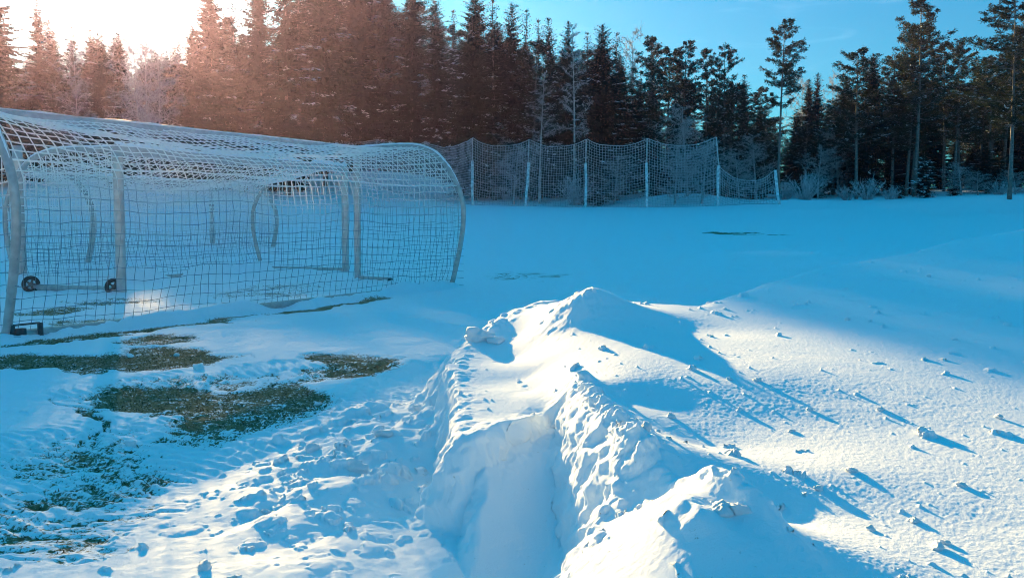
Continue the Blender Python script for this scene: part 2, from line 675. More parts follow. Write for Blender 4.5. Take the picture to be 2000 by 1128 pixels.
def turf_mask(x, y):
    m = np.zeros_like(x)
    x0_, y0_ = x, y
    wamp = .30 * np.clip(np.hypot(x, y) / 6, .5, 1.3)
    x, y = x + wamp * fbm(x, y, .55, 4, 35), y + wamp * fbm(x, y, .45, 4, 36)
    E = [(330, 702, 120, 20, 1.0), (210, 715, 60, 22, .8), (690, 716, 90, 24, .85), (600, 730, 60, 14, .6), (500, 800, 150, 50, .95), (340, 782, 130, 30, .95), (560, 775, 90, 30, .9),
         (420, 850, 90, 28, .62), (140, 830, 15, 40, .85), (160, 800, 30, 9, .7), (180, 930, 160, 75, .42), (90, 1020, 140, 70, .42), (345, 663, 50, 12, .9),
         (1010, 546, 60, 7, .34), (1085, 548, 40, 4, .32), (60, 706, 110, 13, 1.0), (250, 905, 40, 60, .4)]
    for px, py, rx, ry, a in E:
        c = at_height(px, py, 0)
        q = at_height(px + rx, py, 0)
        w = q - c
        dn = at_height(px, py + ry, 0)
        up = at_height(px, py - ry, 0)
        hh = np.where(y > c[1], up[1] - c[1], c[1] - dn[1])
        du = ((x - c[0] - (y - c[1]) * (up[0] - c[0]) / (up[1] - c[1])) / w[0])
        dv = (y - c[1]) / hh
        m = np.maximum(m, min(1, a * 1.12) * (1 - sstep(np.sqrt(du * du + dv * dv), .7, 1.35)))
    # scraped strip in front of the near ground bar
    o = np.array([.22, -.33, 0])
    for a0, b0, wd, st in ((.28, .95, .24, 1.0), (.86, 1.1, .12, .9)):
        A = GA_RR + a0 * (GA_RL - GA_RR) + o
        B = GA_RR + b0 * (GA_RL - GA_RR) + o
        d, t = seg_dist(x, y, A, B)
        m = np.maximum(m, st * (1 - sstep(d + .10 * fbm(x, y, .5, 3, 44), wd * .5, wd * 1.1)))
    # trampled bare ground inside the goals
    for px, py, rx, ry, a in ((110, 610, 60, 10, .8), (150, 630, 80, 10, .7), (200, 590, 90, 8, .55), (520, 570, 120, 14, .45)):
        c = at_height(px, py, 0)
        w = at_height(px + rx, py, 0)[0] - c[0]
        hh = at_height(px, py - ry, 0)[1] - c[1]
        m = np.maximum(m, a * (1 - sstep(np.hypot((x - c[0]) / w, (y - c[1]) / hh), .5, 1.2)))
    n = fbm(x, y, .45, 4, 31) * .30 + fbm(x * .6, y, .05, 3, 33) * .55
    return np.clip(m + n * (m > .02), 0, 1)


TRACKS = [((-2.6, 3.0), (-.75, 6.6), .55), ((-.75, 6.6), (.1, 9.8), .5), ((-3.4, 3.6), (-2.2, 5.2), .5), ((-2.7, 6.6), (-.6, 8.3), .5), ((-2.2, 4.6), (-1.05, 6.6), .4)]


def height(x, y):
    """ground height and turf mask"""
    x = np.asarray(x, float)
    y = np.asarray(y, float)
    r = np.hypot(x, y)
    zl = lower(x, y)
    near = r < 30
    z = zl.copy()
    turf = np.zeros_like(x)
    xn, yn = x[near], y[near]
    if len(xn) == 0:
        return z, turf
    ln = zl[near]
    sd = poly_sd(xn, yn)
    flute = fbm(xn, yn, .16, 4, 11) * .035 + fbm(xn, yn, .9, 3, 12) * .06 * sstep(yn, 5.6, 8)
    notch = (1 - sstep(yn, 4.0, 4.15)) * sstep(xn, -.20, -.08) * (1 - sstep(xn, .20, .26)) * sstep(yn, 2.9, 3.2)
    leftw = (1 - sstep(xn, -.05, .1)) * (1 - sstep(yn, 5.0, 5.5))
    flute = flute * (1 + 1.2 * sstep(noise(xn * 2.2, yn * 2.2, 14), .0, .3))
    w = .10 + 1.1 * sstep(xn, .7, 1.4) * sstep(yn, 5, 6) + .12 * (1 - sstep(yn, 2.62, 2.8)) + .14 * sstep(xn, .08, .2) * (1 - sstep(xn, .5, .6)) * sstep(yn, 2.7, 2.9) * (1 - sstep(yn, 3.8, 4.0)) + .22 * np.exp(-((xn + .17) ** 2 + (yn - 3.66) ** 2) / .05) + .3 * sstep(yn, 4.9, 5.6) * (1 - sstep(xn, .7, 1.2))
    sdn = sd + flute * (1 - .6 * sstep(xn, .7, 1.4))
    f = sstep(sdn, -w, 0.0)
    f = np.where(notch > .05, f * (1 - notch * .0) , f)
    # --- snow on the field
    turf_n = turf_mask(xn, yn)
    out = -sd
    tread = np.zeros_like(xn)
    for a, b, wd in TRACKS:
        d, t = seg_dist(xn, yn, a, b)
        ax, ay = a
        L = math.hypot(b[0] - ax, b[1] - ay)
        ux, uy = (b[0] - ax) / L, (b[1] - ay) / L
        al = (xn - ax) * ux + (yn - ay) * uy
        la = -(xn - ax) * uy + (yn - ay) * ux
        ph = al / .085 + .55 * np.abs(((la / .22) % 2) - 1) + .5 * fbm(xn, yn, .4, 2, 51)
        band = (1 - sstep(d, wd * .75, wd))
        rip = np.abs((ph % 1) - .5) * 2
        amp = sstep(fbm(xn, yn, .7, 3, 52), -.55, .15)
        tread = np.where(band * amp > np.abs(tread) * 0, np.maximum(tread, band * amp * (.3 + .7 * sstep(rip, .25, .8))), tread)
    crumb_zone = np.exp(-((xn + .72) / .45) ** 2 - ((yn - 4.55) / 1.0) ** 2)
    side = (1 - sstep(xn, .2, .8))
    talus = .20 * np.exp(-np.maximum(out, 0) / .28) * sstep(yn, 4.2, 4.9) * (1 - sstep(yn, 6.2, 7.2)) * side
    rough = fbm(xn, yn, .5, 4, 21) * .012 + fbm(xn, yn, .05, 3, 22) * .0025
    zf = ln + .012 + rough * (1 - .6 * turf_n) + .017 * tread * (1 + .8 * fbm(xn, yn, .06, 3, 53)) - .022 * turf_n
    zf = zf + talus * (.8 + .5 * fbm(xn, yn, .3, 3, 24)) + crumb_zone * (.05 + .055 * fbm(xn, yn, .28, 4, 25) + .10 * np.abs(fbm(xn, yn, .5, 2, 29)))
    cz = np.clip(crumb_zone * 1.5 + talus * 4, 0, 1)
    wx = xn + .045 * fbm(xn, yn, .09, 3, 68) + .02 * fbm(xn, yn, .03, 2, 70)
    wy = yn + .045 * fbm(xn, yn, .09, 3, 69) + .02 * fbm(xn, yn, .03, 2, 71)
    zf = zf + lumps(wx, wy, .16, 61, .7, .02, .085) * .55 * cz + lumps(wx + .05, wy, .08, 66, .6, .008, .035) * np.clip(cz + .12, 0, 1)
    trough = np.exp(-((xn + .42) / .17) ** 2) * (1 - sstep(yn, 4.2, 4.9))
    zf = zf - .03 * trough
    zf = zf + lumps(wx, wy, .11, 81, .2, .005, .020) * (1 - sstep(yn, 4.5, 8)) * (1 - turf_n)
    ridge_cover = np.zeros_like(xn)
    zf = zf - .06 * sstep(xn, -.22, -.06) * (1 - sstep(xn, .32, .40)) * sstep(yn, 2.5, 2.9) * (1 - sstep(yn, 3.9, 4.05))
    for a, b, hh, wd in RIDGES:
        d, t = seg_dist(xn, yn, a, b)
        ridge_cover = np.maximum(ridge_cover, 1 - sstep(d, wd * .9, wd * 1.5))
        wb = wd * (1 + .5 * fbm(xn, yn, .8, 3, 71))
        hb = hh * np.clip(.75 + 1.0 * fbm(xn, yn, 1.1, 4, 72), .05, 1.8)
        zf = zf + hb * (1 - sstep(d, wb * .35, wb * 1.25)) + .02 * fbm(xn, yn, .2, 3, 73) * (1 - sstep(d, wb, wb * 2))
    # messy snow around the goals
    gz = np.exp(-((xn + 5.2) / 2.4) ** 2 - ((yn - 15) / 4.5) ** 2)
    zf = zf + gz * (.05 * fbm(xn, yn, .9, 5, 74) + .02 * np.abs(fbm(xn, yn, .25, 3, 75)))
    # broken crust hollow
    hc = at_height(1465, 468, .47)
    # --- pile and bank
    zu = upper(xn, yn)
    crust = sstep(sd, .02, .25)
    left_top = (1 - sstep(xn, .10, .24)) * sstep(yn, 3.3, 3.6)
    gran = fbm(xn, yn, .07, 5, 91, .6) * .0006 + fbm(xn, yn, .7, 3, 92) * .004 * (1 - .5 * left_top)
    patch = .35 + 1.1 * sstep(fbm(xn, yn, 1.1, 3, 98), -.4, .5)
    gran = gran * patch
    zu = zu + gran + fbm(xn, yn, .011, 2, 96) * .0009
    for bx_, by_, bh_, ba_, bb_ in ((.50, 2.62, .06, .05, .22), (.60, 2.42, .05, .05, .2), (.42, 2.35, .04, .06, .18), (.36, 3.0, .03, .06, .12)):
        du_ = (xn - bx_) * CA + (yn - by_) * SA
        ds_ = -(xn - bx_) * SA + (yn - by_) * CA
        zu = zu + bh_ * np.exp(-(du_ / ba_) ** 2 - (ds_ / bb_) ** 2) * (1 + .4 * fbm(xn, yn, .08, 3, 97))
    zu = zu + lumps(wx, wy, .12, 101, .24, .004, .024) * (1 - .7 * left_top) + lumps(xn + .02 * fbm(xn, yn, .05, 2, 99), yn, .06, 106, .16, .002, .010) * patch
    rim = np.exp(-(sd / .09) ** 2) * ((xn < .5) & (yn < 6.5)) * (.30 + .7 * sstep(xn, .18, .26) * (yn < 4.6) + .5 * sstep(yn, 5.5, 5.9))
    zu = zu + rim * (.045 * np.abs(fbm(xn, yn, .11, 4, 93)) + lumps(xn, yn, .07, 111, .7, .01, .04) * .8)
    ridge_d, _ = seg_dist(xn, yn, (.255, 4.1), (.31, 3.55))
    ridge_d2, _ = seg_dist(xn, yn, (.31, 3.55), (.40, 2.9))
    rd = np.minimum(ridge_d, ridge_d2)
    zu = zu + np.exp(-(rd / .07) ** 2) * (.02 + .05 * np.abs(fbm(xn, yn, .09, 4, 94)))
    pk = np.exp(-((xn - .40) ** 2 + (yn - 5.42) ** 2) / .06)
    zu = zu + pk * (lumps(wx, wy, .07, 121, .6, .008, .03) * .8 + .015 * fbm(xn, yn, .08, 4, 122))
    wind = fbm(xn * .35 + yn * .9, (xn * .9 - yn * .35) * .35, .22, 4, 95)
    zu = zu + .002 * wind * sstep(xn, .4, 1.0)
    zz = zf * (1 - f) + zu * f
    # smooth scraped face of the pile towards the camera
    yb = 3.97 + (xn - .149) * .97 + .03
    tt = np.clip((yb - yn + .03 * fbm(xn, yn, .25, 3, 16)) / .85, 0, 1)
    xl = -.185 - .03 * np.clip(3.66 - yn, -1, .6) + .02 * fbm(xn, yn, .12, 3, 17)
    zn = (1 - sstep(tt, -.35, 1)) / (1 - sstep(np.array(0.0), -.35, 1))
    zn = -.06 + .41 * zn * sstep(xn - xl, -.06, .10) * (yn < yb + .02) * (1 - sstep(xn, .32, .36)) * (yn > 2.9)
    xw_ = np.interp(yn, [2.7, 2.97, 3.25, 3.6, 3.95], [.33, .335, .315, .285, .24])
    zn = zn + .30 * np.exp(-np.maximum(xw_ - xn, 0) / .14) * sstep(tt, .05, .5) * sstep(yn, 2.75, 3.0) * (yn < yb)
    zn = zn + .012 * fbm(xn, yn, .3, 3, 18)
    zz = np.maximum(zz, zn)
    wallness = 4 * f * (1 - f)
    zz = zz + wallness * (fbm(xn, yn, .06, 3, 13) * .02 + np.abs(fbm(xn, yn, .13, 4, 15)) * .03 * (1 - .8 * notch))
    z[near] = zz
    turf[near] = turf_n * (1 - sstep(f, 0, .15)) * (1 - np.clip(cz * 2, 0, 1)) * (1 - ridge_cover)
    # blend into the plain far field
    bl = sstep(r, 24, 30)
    z = z * (1 - bl) + zl * bl
    c = at_height(1465, 468, .42)
    for dx0, dy0, dx1, dy1, hw in ((-1.05, 1.1, -.35, .1, .55), (-.4, .1, 1.05, -.75, .28), (-.25, 1.0, .55, .35, .3)):
        d, t = seg_dist(x, y, (c[0] + dx0, c[1] + dy0), (c[0] + dx1, c[1] + dy1))
        k_ = 1 - sstep(d + .3 * fbm(x * 1.5, y, .4, 3, 77), hw * .5, hw)
        z = z - .03 * k_
        turf = np.maximum(turf, k_)  # turf colour painted in so the broken-crust hollow reads as shaded
    return z, turf


def ground_z(x, y):
    z, _ = height(np.array([x], float), np.array([y], float))
    return float(z[0])


def on_ground(px, py):
    """first hit of the sight line with the ground"""
    v = ray(px, py)
    t = np.concatenate([np.arange(1.5, 14, .004), np.arange(14, 120, .05)])
    P = v[None] * (t / v[1])[:, None] + np.array([0, 0, EYE])
    z, _ = height(P[:, 0], P[:, 1])
    k = np.argmax(P[:, 2] <= z)
    return np.array([P[k, 0], P[k, 1], z[k]])


# ------------------------------------------------------------------ build the ground mesh
rr = [0.02, 0.3, 0.6, 0.9]
while rr[-1] < 190:
    r_ = rr[-1]
    rr.append(r_ * (1 + (.012 if r_ < 2.2 else .0021 if r_ < 6.8 else .0036 if r_ < 14 else .0085)))
rr = np.array(rr)
half = 0.55
th = np.concatenate([np.arange(-half, half, .00092), np.linspace(half, 2 * math.pi - half, 90, endpoint=False)])
TH, RR = np.meshgrid(th, rr)
GX, GY = RR * np.sin(TH), RR * np.cos(TH)
gz, gt = height(GX.ravel(), GY.ravel())
nr, nth = len(rr), len(th)
idx = np.arange(nr * nth).reshape(nr, nth)
nx_ = np.roll(idx, -1, axis=1)
Q = np.stack([idx[:-1], nx_[:-1], nx_[1:], idx[1:]], axis=-1).reshape(-1, 4)[:, ::-1]
V = np.stack([GX.ravel(), GY.ravel(), gz], axis=1)
# crumbling of the steep faces: push steep points sideways with noise that also varies with height
slope = np.hypot(np.gradient(gz.reshape(nr, nth), axis=1) / np.maximum(np.gradient(th)[None] * rr[:, None], 1e-6), np.gradient(gz.reshape(nr, nth), axis=0) / np.gradient(rr)[:, None]).ravel()
sel = np.where((slope > .7) & (np.hypot(V[:, 0], V[:, 1]) < 8) & (np.abs(TH.ravel()) < half))[0]
if len(sel):
    k_ = sstep(slope[sel], .7, 1.8)
    q1, q2, q3 = V[sel, 0], V[sel, 1], V[sel, 2]
    V[sel, 0] += k_ * .030 * fbm(q2 + .7 * q1, q3 * 1.3 + .2 * q2, .09, 4, 201)
    V[sel, 1] += k_ * .022 * fbm(q1 - q3, q3 * 1.2 + q2, .10, 4, 203)
    V[sel, 2] += k_ * .012 * fbm(q1 + q3, q2 + q3, .05, 3, 205)
# the ploughed pile and bank is one sheet, the field the other; they share their border
qc = V[Q].mean(axis=1)
sdq = np.where(np.hypot(qc[:, 0], qc[:, 1]) < 40, poly_sd(qc[:, 0], qc[:, 1]), -1)
in_bank = (sdq > -.12)


def sub_mesh(name, sel):
    q = Q[sel]
    used = np.zeros(len(V), bool)
    used[q.ravel()] = True
    remap = np.cumsum(used) - 1
    me = mesh_np(name, V[used], remap[q], None, True)
    a = me.attributes.new("turf", 'FLOAT', 'POINT')
    a.data.foreach_set("value", gt[used].astype(np.float32))
    o = link(name, me, M_SNOW)
    return o


tag(sub_mesh("snow_field", ~in_bank), kind='structure')
tag(sub_mesh("snow_bank", in_bank), kind='structure')
# ------------------------------------------------------------------ snow clods lying on the snow
def clod_mesh(seed, rough=.35):
    g = np.random.default_rng(seed)
    n1, n2 = 34, 22
    V = []
    off = g.normal(size=(13, 3))
    off /= np.linalg.norm(off, axis=1, keepdims=True)
    dist = g.uniform(.55, 1.0, 13)
    for i in range(n2 + 1):
        p = math.pi * i / n2
        for k in range(n1):
            t = 2 * math.pi * k / n1
            d = np.array([math.sin(p) * math.cos(t), math.sin(p) * math.sin(t), math.cos(p)])
            den = off @ d
            r_ = min(1.25, (dist[den > .05] / den[den > .05]).min())
            r_ *= 1 + rough * (.8 * float(fbm(d[0:1] * 3 + seed, d[1:2] * 3 + d[2:3] * 2, .9, 4, seed)[0]) + .08 * g.normal() * math.sin(p))
            v = d * r_
            v[2] *= .8
            V.append(v)
    Qd = [(i * n1 + k, (i + 1) * n1 + k, (i + 1) * n1 + (k + 1) % n1, i * n1 + (k + 1) % n1) for i in range(n2) for k in range(n1)]
    return mesh_np("snow_clod", np.array(V), Qd, None, True)


clods = [clod_mesh(s) for s in (1, 2, 3, 4, 5)]
for cm in clods:
    cm.materials.append(M_SNOWP)
CL = [(388, 720, .075, "angular white snow chunk alone on the bare turf patch right of the post shadow"),
      (1432, 888, .036, "round snow clod casting a long shadow, right of the lit ridge"),
      (1408, 1000, .036, "left one of two touching frosty snowballs on the shaded slope low in the picture"),
      (1441, 998, .036, "right one of two touching frosty snowballs on the shaded slope low in the picture"),
      (1263, 838, .028, "snow clod standing on the lit crest just above the striped snow wall"),
      (1310, 815, .024, "small clod on the lit snow right of the crest clod"),
      (1785, 1018, .022, "clod with a long shadow at the lower right, above the bottom pair"),
      (1830, 1070, .024, "pale clod at the bottom right with a smaller one beside it"),
      (1843, 1060, .016, "tiny clod leaning over the bottom right pale clod"),
      (1950, 816, .018, "clod near the right edge of the lit slope"),
      (1582, 801, .016, "clod casting a thin long shadow in the middle of the lit slope"),
      (1425, 740, .016, "clod near the tip of the big mound's shadow"),
      (1478, 743, .020, "flat clod right of the mound's shadow tip"),
      (1662, 920, .022, "clod at the right end of the dark ridge shadow"),
      (1600, 955, .016, "clod inside the dark ridge shadow near its right end"),
      (1700, 1035, .018, "clod on the lit slope below the ridge shadow"),
      (1545, 842, .015, "clod on the upper edge of the ridge shadow"),
      (1720, 800, .020, "clod on the lit slope among short blue shadows"),
      (1875, 948, .018, "clod on the lit slope at the right with a wide blue shadow"),
      (1655, 625, .020, "clod on the shaded upper bank, left of the pair there"),
      (1700, 628, .018, "clod on the shaded upper bank, right of the pair there"),
      (1866, 664, .020, "lonely clod on the shaded bank near the right edge"),
      (1812, 540, .030, "clod high on the shaded bank below the lit crest"),
      (540 / 2.136, 695, .045, "small white lump at the left end of the bare turf"),
      (345, 695, .035, "small white lump on the far edge of the bare turf"),
      (255, 870, .05, "rounded lump lying in front of the bare turf, beside the post shadow"),
      (620, 790, .04, "lump at the edge between tyre tracks and pile rubble"),
      (700, 915, .075, "large rounded lump in the rubble left of the pile"),
      (745, 850, .06, "lump on top of the rubble left of the pile"),
      (610, 880, .05, "lump at the outer edge of the rubble"),
      (820, 800, .05, "lump leaning on the foot of the pile"),
      (520, 1000, .03, "small lump on the flat snow at the bottom left"),
      (938, 662, .10, "jagged slab of broken crust standing on the left shoulder of the big mound"),
      (965, 668, .06, "smaller broken crust chunk beside the jagged slab on the mound"),
      (400, 1110, .035, "lump at the bottom edge of the picture left of the rubble")]
CLODG = {}
for i, (px, py, rd, lab) in enumerate(CL):
    rd *= .75 if px > 900 else .62
    p = on_ground(px, py)
    o = link("snow_clod", clods[i % 5])
    o.location = p + np.array([0, 0, rd * .12])
    o.rotation_euler = (random.uniform(-.3, .3), random.uniform(-.3, .3), random.uniform(0, 6))
    o.scale = (rd * random.uniform(.9, 1.25), rd * random.uniform(.9, 1.2), rd)
    tag(o, lab, "snow clod", "loose snow clods on the ground")

# ------------------------------------------------------------------ turf blades on the bare patches
N = 36000
bx = rng.uniform(-4.6, -.5, N)
by = rng.uniform(3.3, 10.3, N)
bz, bm = height(bx, by)
k = bm > rng.uniform(.42, .8, N)
bx, by, bz = bx[k], by[k], bz[k]
n = len(bx)
a = rng.uniform(0, 2 * math.pi, n)
hgt = rng.uniform(.006, .015, n)
wd = .0035
lean = rng.normal(0, .010, (n, 2))
B0 = np.stack([bx - wd * np.cos(a), by - wd * np.sin(a), bz - .004], 1)
B1 = np.stack([bx + wd * np.cos(a), by + wd * np.sin(a), bz - .004], 1)
B2 = np.stack([bx + lean[:, 0], by + lean[:, 1], bz + hgt], 1)
VB = np.stack([B0, B1, B2], 1).reshape(-1, 3)
tag(link("turf_grass", mesh_np("turf_grass", VB, None, np.arange(3 * n).reshape(-1, 3)), M_GRASS), kind='stuff')


# ------------------------------------------------------------------ goals
def lerp(a, b, t):
    return a + (b - a) * t


ARCH = [(0, 1.0), (.20, 1.0), (.42, 1.0), (.66, .985), (.84, .93), (.97, .83), (1.06, .71), (1.11, .59), (1.115, .45), (1.08, .28), (1.03, .12), (1.0, .03)]


def goal(name, label, RP, LP, RR_, LR, H, net_s=(0, 1), sag=.15, frost_z=1.15, bar_snow=.03, post_r=.066, seed=0, cell=.12, wheels=(),
         side_bars=(1, 1), arch_r=.043, bulge=.0, left_arch=True, posts=(1, 1), rear_bar=True):
    org = (RP + LP) / 2
    org = np.array([org[0], org[1], ground_z(org[0], org[1])])
    root = empty(name, org)
    tag(root, label, "football goal", "football goals stored on the snowy field")
    g = np.random.default_rng(seed)

    def fin(buf, nm, mat, smooth=True, parent=root):
        return buf.build(nm, mat, parent, smooth, org if parent is root else org)

    def one(nm, mat, VQT, parent=root):
        b = Buf()
        b.add(*VQT)
        return fin(b, nm, mat, True, parent)
    Z = np.array([0, 0, 1.0])
    dR, dL = RR_ - RP, LR - LP

    def prof(t, z, P, d):
        return P + d * t + Z * (H * z)
    for on, P in zip(posts, (RP, LP)):
        if on:
            one("post", M_ALU, tube([P + Z * zz for zz in np.linspace(.0, H - .02, 12)], post_r * .95, 16, jitter=0))
    cross = [lerp(RP, LP, t) + Z * (H - .06 + .012 * math.sin(7 * t)) for t in np.linspace(-.008, 1.008, 40)]
    one("crossbar", M_ALU, tube(cross, post_r, 16))
    arch_pts = {}
    for nm, P, d, on in (("r", RP, dR, True), ("l", LP, dL, left_arch)):
        pts = spline([prof(t, z - .022 * (1 - t * .5), P, d) for t, z in ARCH], 60)
        arch_pts[nm] = pts
        if on:
            one("side_arch", M_ALUD, tube(pts, arch_r, 10))
            # frost crust lying on the upper run of the arch
            sp = pts[:34] + Z * .044
            one("snow_crust", M_SNOWP, tube(sp, .020 + .012 * np.abs(fbm(np.arange(34) * 1., np.zeros(34), 3, 3, seed)), 8, jitter=.12, seed=seed))
    if rear_bar:
        one("ground_bar", M_ALUD, tube([lerp(RR_, LR, t) + Z * .05 for t in np.linspace(-.005, 1.005, 30)], .05, 12))
    for on, P, d in zip(side_bars, (RP, LP), (dR, dL)):
        if on:
            one("side_bar", M_ALUD, tube([P + d * t + Z * .085 for t in np.linspace(0, on, 12)], .05, 12))
            b = Buf()
            e = d / np.linalg.norm(d)
            sdw = np.array([-e[1], e[0], 0])
            b.add(*box(P + d * on + Z * .055, e * .012, sdw * .055, Z * .062))
            fin(b, "end_cap", M_BLACK, False)
    if bar_snow:
        m = 90
        t = np.linspace(0, 1, m)
        hh = bar_snow * np.clip(.6 + .8 * fbm(t * 60, t * 0, 3, 4, seed + 3), .12, 1.4)
        path = np.array([lerp(RP, LP, q) for q in t]) + Z * (H - .06 + post_r * .75) + Z * (hh * .45)[:, None]
        one("snow_crust", M_SNOWP, tube(path, post_r * .8, 8, rz=hh * .75 + .006, jitter=.06, seed=seed + 2))
    for (P, along, rad, h0) in wheels:
        wc = P + Z * (rad + h0)
        ax = along / np.linalg.norm(along)
        circ = [wc + (np.array([-ax[1], ax[0], 0]) * math.cos(q) + Z * math.sin(q)) * (rad - .03) for q in np.linspace(0, 2 * math.pi, 25)]
        w = one("wheel", M_HUB, tube([wc - ax * .03, wc + ax * .03], rad * .28, 12))
        ty = Buf()
        ty.add(*tube(circ, .032, 8, caps=False))
        fin(ty, "tyre", M_RUBBER, True, w)
        w_hub = Buf()
        for q in range(5):
            dd = np.array([-ax[1], ax[0], 0]) * math.cos(q * 1.2566) + Z * math.sin(q * 1.2566)
            w_hub.add(*tube([wc, wc + dd * (rad - .04)], .016, 6))
        fin(w_hub, "spokes", M_HUB, True, w)
    # ---- net: roof and back in one sheet from crossbar to ground bar, plus the two side panels
    pr, pl = arch_pts["r"], arch_pts["l"]
    seg = np.concatenate([[0], np.cumsum(np.linalg.norm(np.diff(pr, axis=0), axis=1))])
    nv = int(seg[-1] / cell)
    Lw = np.linalg.norm(LP - RP)
    nu = int(Lw / cell)
    vs = np.linspace(0, seg[-1], nv + 1)
    us = np.linspace(0, 1, nu + 1)

    def along(p, q):
        return np.stack([np.interp(q, seg, p[:, k]) for k in range(3)], axis=-1)
    A, Bp = along(pr, vs), along(pl, vs)
    G = A[None] * (1 - us)[:, None, None] + Bp[None] * us[:, None, None]
    vv = vs / seg[-1]
    belly = np.sin(np.pi * us)[:, None] ** .6
    roofw = np.sin(np.pi * np.clip(vv / .62, 0, 1)) ** 1.2
    wav = .75 + .5 * fbm(us * Lw, us * 0 + seed, 2.2, 3, seed + 5)[:, None]
    G[..., 2] -= sag * belly * roofw[None] * wav
    backw = np.sin(np.pi * np.clip((vv - .5) / .5, 0, 1))
    inw = -dR / np.linalg.norm(dR)
    G += inw * ((.10 - bulge) * belly * backw[None] * (.6 + .8 * fbm(us * Lw, us * 0 + 9, 1.7, 3, seed + 6)[:, None]))[..., None]
    UU, VV_ = np.meshgrid(us * Lw, vs, indexing='ij')
    for k_ in range(3):
        G[..., k_] += .045 * fbm(UU, VV_, .8, 4, seed + 20 + k_) + .012 * fbm(UU, VV_, .13, 2, seed + 30 + k_)
    gzz = np.zeros(G.shape[:2])
    G[..., 2] = np.maximum(G[..., 2], .03)
    keep_u = (us >= net_s[0]) & (us <= net_s[1])
    P0, P1 = [], []
    P0.append(G[keep_u][:-1].reshape(-1, 3)); P1.append(G[keep_u][1:].reshape(-1, 3))
    P0.append(G[keep_u][:, :-1].reshape(-1, 3)); P1.append(G[keep_u][:, 1:].reshape(-1, 3))
    # heavier seam cord along the top rear
    # side panels
    for P, d, on in ((RP, dR, True), (LP, dL, left_arch)):
        D = np.linalg.norm(d)
        pts = np.array([(t * D, z * H) for t, z in ARCH])
        sp = spline(np.c_[pts, np.zeros(len(pts))], 80)[:, :2]
        for hz in np.arange(.06, H, cell):
            xs = sp[sp[:, 1] >= hz][:, 0].max()
            q = np.linspace(0, xs, max(3, int(xs / cell) + 1))
            sagz = -.05 * np.sin(np.pi * q / xs) * abs(g.normal(.7, .4)) + .018 * fbm(q, q * 0 + hz, .3, 3, seed)
            L_ = P[None] + d[None] / D * q[:, None] + Z * (hz + sagz)[:, None]
            P0.append(L_[:-1]); P1.append(L_[1:])
        for xx in np.arange(cell, sp[:, 0].max(), cell):
            zt = sp[sp[:, 0] >= xx][:, 1].max()
            zb = .02 if xx <= D else sp[sp[:, 0] >= xx][:, 1].min()
            q = np.linspace(zb, zt, max(3, int((zt - zb) / cell) + 1))
            L_ = P[None] + d[None] / D * (xx + .02 * fbm(q, q * 0 + xx, .4, 3, seed + 1))[:, None] + Z * q[:, None]
            P0.append(L_[:-1]); P1.append(L_[1:])
    P0, P1 = np.concatenate(P0), np.concatenate(P1)
    mid = (P0 + P1) / 2
    mz = mid[:, 2] + .32 * fbm(mid[:, 0] + mid[:, 2], mid[:, 1] - mid[:, 2], .8, 4, seed + 9)
    fr = sstep(mz, frost_z - .45, frost_z + .45)
    rad = (.0030 + .0042 * fr) * g.uniform(.8, 1.25, len(P0))
    Vn, Qn = prisms(P0, P1, rad, None, 3)
    me = mesh_np("net", Vn - org, Qn)
    at_ = me.attributes.new("frost", 'FLOAT', 'POINT')
    at_.data.foreach_set("value", np.repeat(fr, 6).astype(np.float32))
    link("net", me, M_NET, root)
    # ropes holding the net up
    b = Buf()
    for vq in (.36, .62):
        kq = int(vq * nv)
        V_, Q_, T_ = tube(G[keep_u][:, kq], .011, 6)
        b.add(V_, Q_, T_)
    fin(b, "net_rope", M_FROSTNET, True)
    return root


uA = (GA_RR - GA_RL) / np.linalg.norm(GA_RR - GA_RL)
ga = goal("football_goal", "nearest football goal, seen from behind, its long snowy ground bar lying across the front", GA_RP, GA_LP, GA_RR, GA_RL, 2.44, sag=.42, seed=3,
          side_bars=(.36, .36), frost_z=1.3, bar_snow=.02)
# clamp on the left end of the near ground bar
cl = Buf()
c0 = GA_RL + np.array([0, 0, .07])
sA = np.array([uA[1], -uA[0], 0])
for kx in (0.0, .30):
    cl.add(*box(c0 + uA * (kx + .02) + sA * .06, uA * .018, sA * .02, np.array([0, 0, .085])))
cl.add(*box(c0 + uA * .17 + sA * .06 + np.array([0, 0, .085]), uA * .14, sA * .012, np.array([0, 0, .008])))
cl.add(*box(c0 + uA * .10 + sA * .06, uA * .05, sA * .03, np.array([0, 0, .05])))
cl.build("clamp", M_BLACK, ga, False, ga.location)

uB = (GB_LR - GB_LP) / np.linalg.norm(GB_LR - GB_LP)
gb = goal("football_goal", "lower football goal standing mouth to mouth with the nearest one, wheel at its near post", GB_RP, GB_LP, GB_RR, GB_LR, 2.24, sag=.70, seed=14,
     side_bars=(1, 1), frost_z=.85, bar_snow=.085, post_r=.078,
     wheels=((GB_LP + uB * .27 + np.array([.14, -.10, 0]), np.array([.35, -.93, 0]), .135, .0), (GB_LR - uB * .2 + np.array([.1, -.12, 0]), np.array([.35, -.93, 0]), .135, .0)))
goal("football_goal", "farthest of the three goals, half hidden behind the nets of the other two", GC_RP, GC_LP, GC_RR, GC_LR, 2.24, sag=.8, seed=25,
     side_bars=(1, 1), frost_z=.9, bar_snow=.05, post_r=.075, arch_r=.062)

b = Buf()
b.add(*tube([GB_LR + np.array([.02, .05, z_]) for z_ in np.linspace(0, 2.3, 10)], .078, 14))
b.build("rear_upright", M_ALU, gb, True, gb.location)

